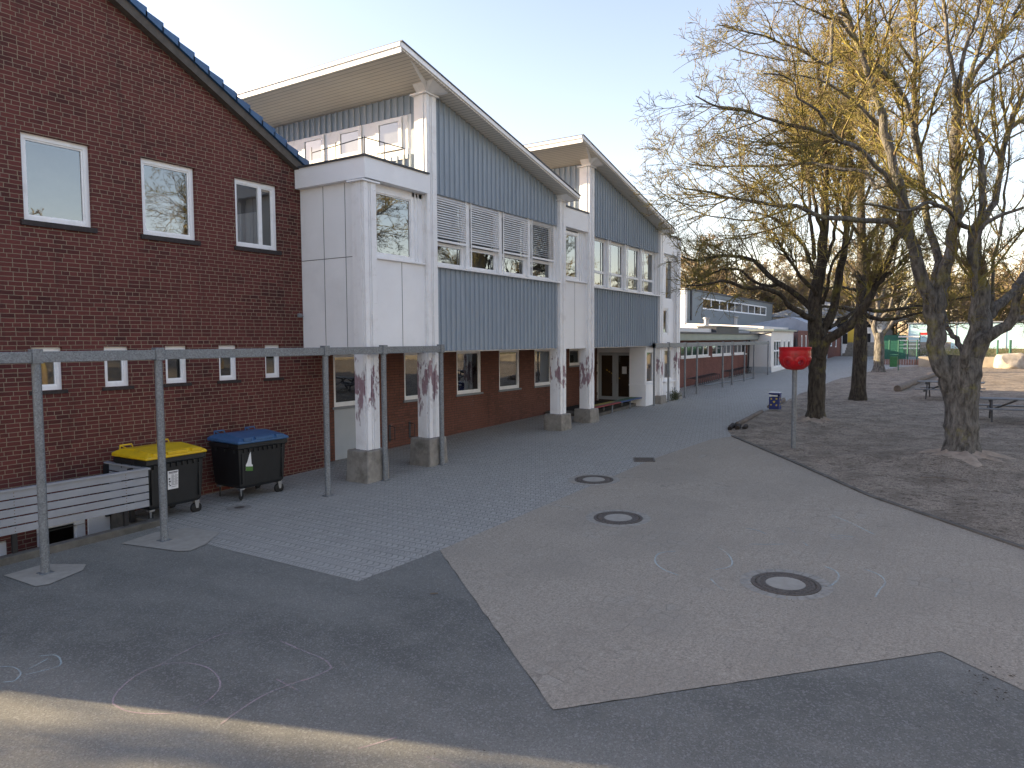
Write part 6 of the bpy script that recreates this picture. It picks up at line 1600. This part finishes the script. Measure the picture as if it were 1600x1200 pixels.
# trees across the yard, outside the picture, seen mirrored in the windows
GR = 'bare trees along the far side of the playground'
k = 0
for x, y, s in ((9, -15, 1.25), (-6, -20, 1.1), (22, -22, .9), (34, -18, 1.0), (40, -30, 1.1), (16, -34, 1.1), (48, -24, 1.0), (28, -40, 1.1), (58, -34, 1.0), (-2, -38, 1.1)):
    o = copy_tree(protos[k % 4]); k += 1
    o.location = (x, y, gz(x)); o.scale = (s, s, s); o.rotation_euler = (0, 0, k * 1.3)
    o['label'] = 'bare brown tree across the playground'; o['group'] = GR

for i, (x, y, s) in enumerate(((-10.0, 30, .9), (-17, 38, 1.0))):  # unseen trees, added so their branches thin the sunlight on the asphalt strip
    o = copy_tree(protos[(i * 2 + 1) % 4])
    o.location = (x, y, gz(x)); o.scale = (s, s, s); o.rotation_euler = (0, 0, i * 2.1)
    o['label'] = 'unseen bare tree added behind the brick building to dapple the sunlit asphalt'; o['group'] = 'unseen bare trees added to filter the low sun'
# shrubs behind the retaining wall and by the end column
def shrub(name, x, y, z, n, h, w, mat, label, cat, kind=None, leafy=0.0, seed=1):
    rng = np.random.default_rng(seed)
    P = np.zeros((n, 6, 3)); P[:, 0, :2] = rng.uniform(-.5, .5, (n, 2)) * np.array(w)
    d = norm(rng.normal(size=(n, 3)) * np.array([.55, .55, .2]) + np.array([0, 0, 1]))
    L = h * rng.uniform(.5, 1, (n, 1)) / 5
    for k in range(1, 6):
        d = norm(d + rng.normal(size=d.shape) * .22); P[:, k] = P[:, k - 1] + d * L
    R = np.linspace(.012, .005, 6)[None, :].repeat(n, 0) * (1.5 if h > 1 else .6)
    l1 = sprout(rng, P, R, 6, .5, .7, 4, (.4, 1.2), .25, .1, .2, .004)
    V, Fq = tubes([(P, R), l1], [3, 3])
    if leafy:
        c = l1[0][:, 1:].reshape(-1, 3); c = c[rng.random(len(c)) < leafy]
        a = norm(rng.normal(size=c.shape)) * .03; b = norm(rng.normal(size=c.shape)) * .02
        q = np.stack([c - a, c + b, c + a, c - b], 1).reshape(-1, 3)
        f = np.arange(len(q)).reshape(-1, 4) + len(V)
        V = np.vstack([V, q]); Fq = np.vstack([Fq, f])
    me = npmesh(name, V, Fq, mat, False)
    o = bpy.data.objects.new(name, me); C.objects.link(o); o.location = (x, y, z)
    return tag(o, label, cat, None, kind)
shrub('weed_clump', 30.75, 11.28, gz(30.75), 46, .55, (.7, .3), 'leaf', 'dry green weed clump growing at the foot of the last white column', 'weeds', None, .7, 3)
shrub('bank_undergrowth', 64.5, -2, 2.02, 500, .9, (6, 12), 'leaf', 'dry yellowish undergrowth along the grass bank behind the retaining wall', 'undergrowth', 'stuff', .5, 4)
shrub('woodland_thicket', 92, 34, 1.7, 700, 5.5, (16, 34), 'twig_far', 'dense brown thicket of twigs behind the grey hall', 'thicket', 'stuff', 0, 5)
shrub('woodland_undergrowth', 106, -6, 1.7, 1400, 5.0, (14, 64), 'twig_far', 'brown undergrowth between the far trees behind the turquoise hall', 'thicket', 'stuff', 0, 6)

# fallen twigs and leaves
def debris():
    rng = np.random.default_rng(2); V = []; Fs = []
    def put(x, y, s, off):
        a = rng.uniform(0, 6.28); l = s * rng.uniform(.6, 1.5); w = s * rng.uniform(.12, .5); z = gz(x) + off
        c, d = math.cos(a), math.sin(a); k = len(V)
        V.extend([(x - c * l, y - d * l, z), (x + d * w, y - c * w, z + w * .8), (x + c * l, y + d * l, z + .004), (x - d * w, y + c * w, z + w * .3)]); Fs.append((k, k + 1, k + 2, k + 3))
    for _ in range(90): put(rng.uniform(3, 9), rng.uniform(-1, 9), .010, .012)
    for _ in range(500):
        x = rng.uniform(8, 22); y = rng.uniform(.3, 7); put(x, y, .011, .014)
    for _ in range(60): put(7.9 + rng.normal() * .22, -.3 + rng.normal() * .18, .02, .015)
    for _ in range(2600):
        x = rng.uniform(14, 34); y = rng.uniform(-5, 6.3)
        if (y - 6.05) < (x - 21.56) * .71 or x > 22: 
            if y < 6.2 and (x > 21.6 or y < .71 * (x - 12.8) - .9): put(x, y, .03, .075)
    me = npmesh('fallen_leaves', np.array(V), np.array(Fs), 'leafdead', False)
    o = bpy.data.objects.new('fallen_leaves', me); C.objects.link(o)
    tag(o, 'dead brown leaves and bits of twig scattered on sand and paving', 'fallen leaves', None, 'stuff')
debris()
random.seed(4)
for pts, lb in (([(17.2, .9), (17.35, .62), (17.3, .3), (17.1, .05)], 'bent pale stick lying on the sand in front of the largest tree'),
                ([(7.0, 5.78), (7.06, 5.70)], 'small brown stick on the asphalt near the paving edge')):
    tag(MB().tube([(x, y, gz(x) + (.09 if x > 10 else .015)) for x, y in pts], .018 if x > 10 else .009, 6).build('stick', 'log'), lb, 'stick')

# root mounds of trodden soil at the two nearest trunks
MT['mound'] = plain('trodden_root_soil', (0.34, 0.275, 0.215), 0.95, 0.3, 4, 0.9, dirt=(0.17, 0.135, 0.10, 0.95))
def mound(x, y, r, h, seed):
    n, k = 64, 16; V = []
    for i in range(k + 1):
        q = i / k
        for j in range(n):
            a = 2 * math.pi * j / n
            rr = r * q * (1 + .10 * mnoise.noise((math.cos(a) * 5 + seed, math.sin(a) * 5, 2)) + .22 * mnoise.noise((math.cos(a) * 1.3 + seed, math.sin(a) * 1.3, 0)))
            root = max(0, math.cos(7 * a + seed + 1.5 * math.sin(3 * a))) ** 3
            z = h * (1 - q) ** 1.3 + .07 * root * math.sin(math.pi * min(1, q * 1.15)) + .03 * mnoise.noise((x + rr * math.cos(a) * 5, y + rr * math.sin(a) * 5, seed)) * (1 - q * .5) + (.06 if q < 1 else -.04) * (1 - q * .6)
            V.append((x + rr * math.cos(a), y + rr * math.sin(a), gz(x + rr * math.cos(a)) + z))
    m = MB().add(V, [(i * n + j, i * n + (j + 1) % n, (i + 1) * n + (j + 1) % n, (i + 1) * n + j) for i in range(k) for j in range(n)], True)
    struct(m.build('root_mound', 'mound'))
mound(19.95, .24, 1.5, .34, 2.0)
mound(25.76, 4.51, 1.0, .18, 5.0)
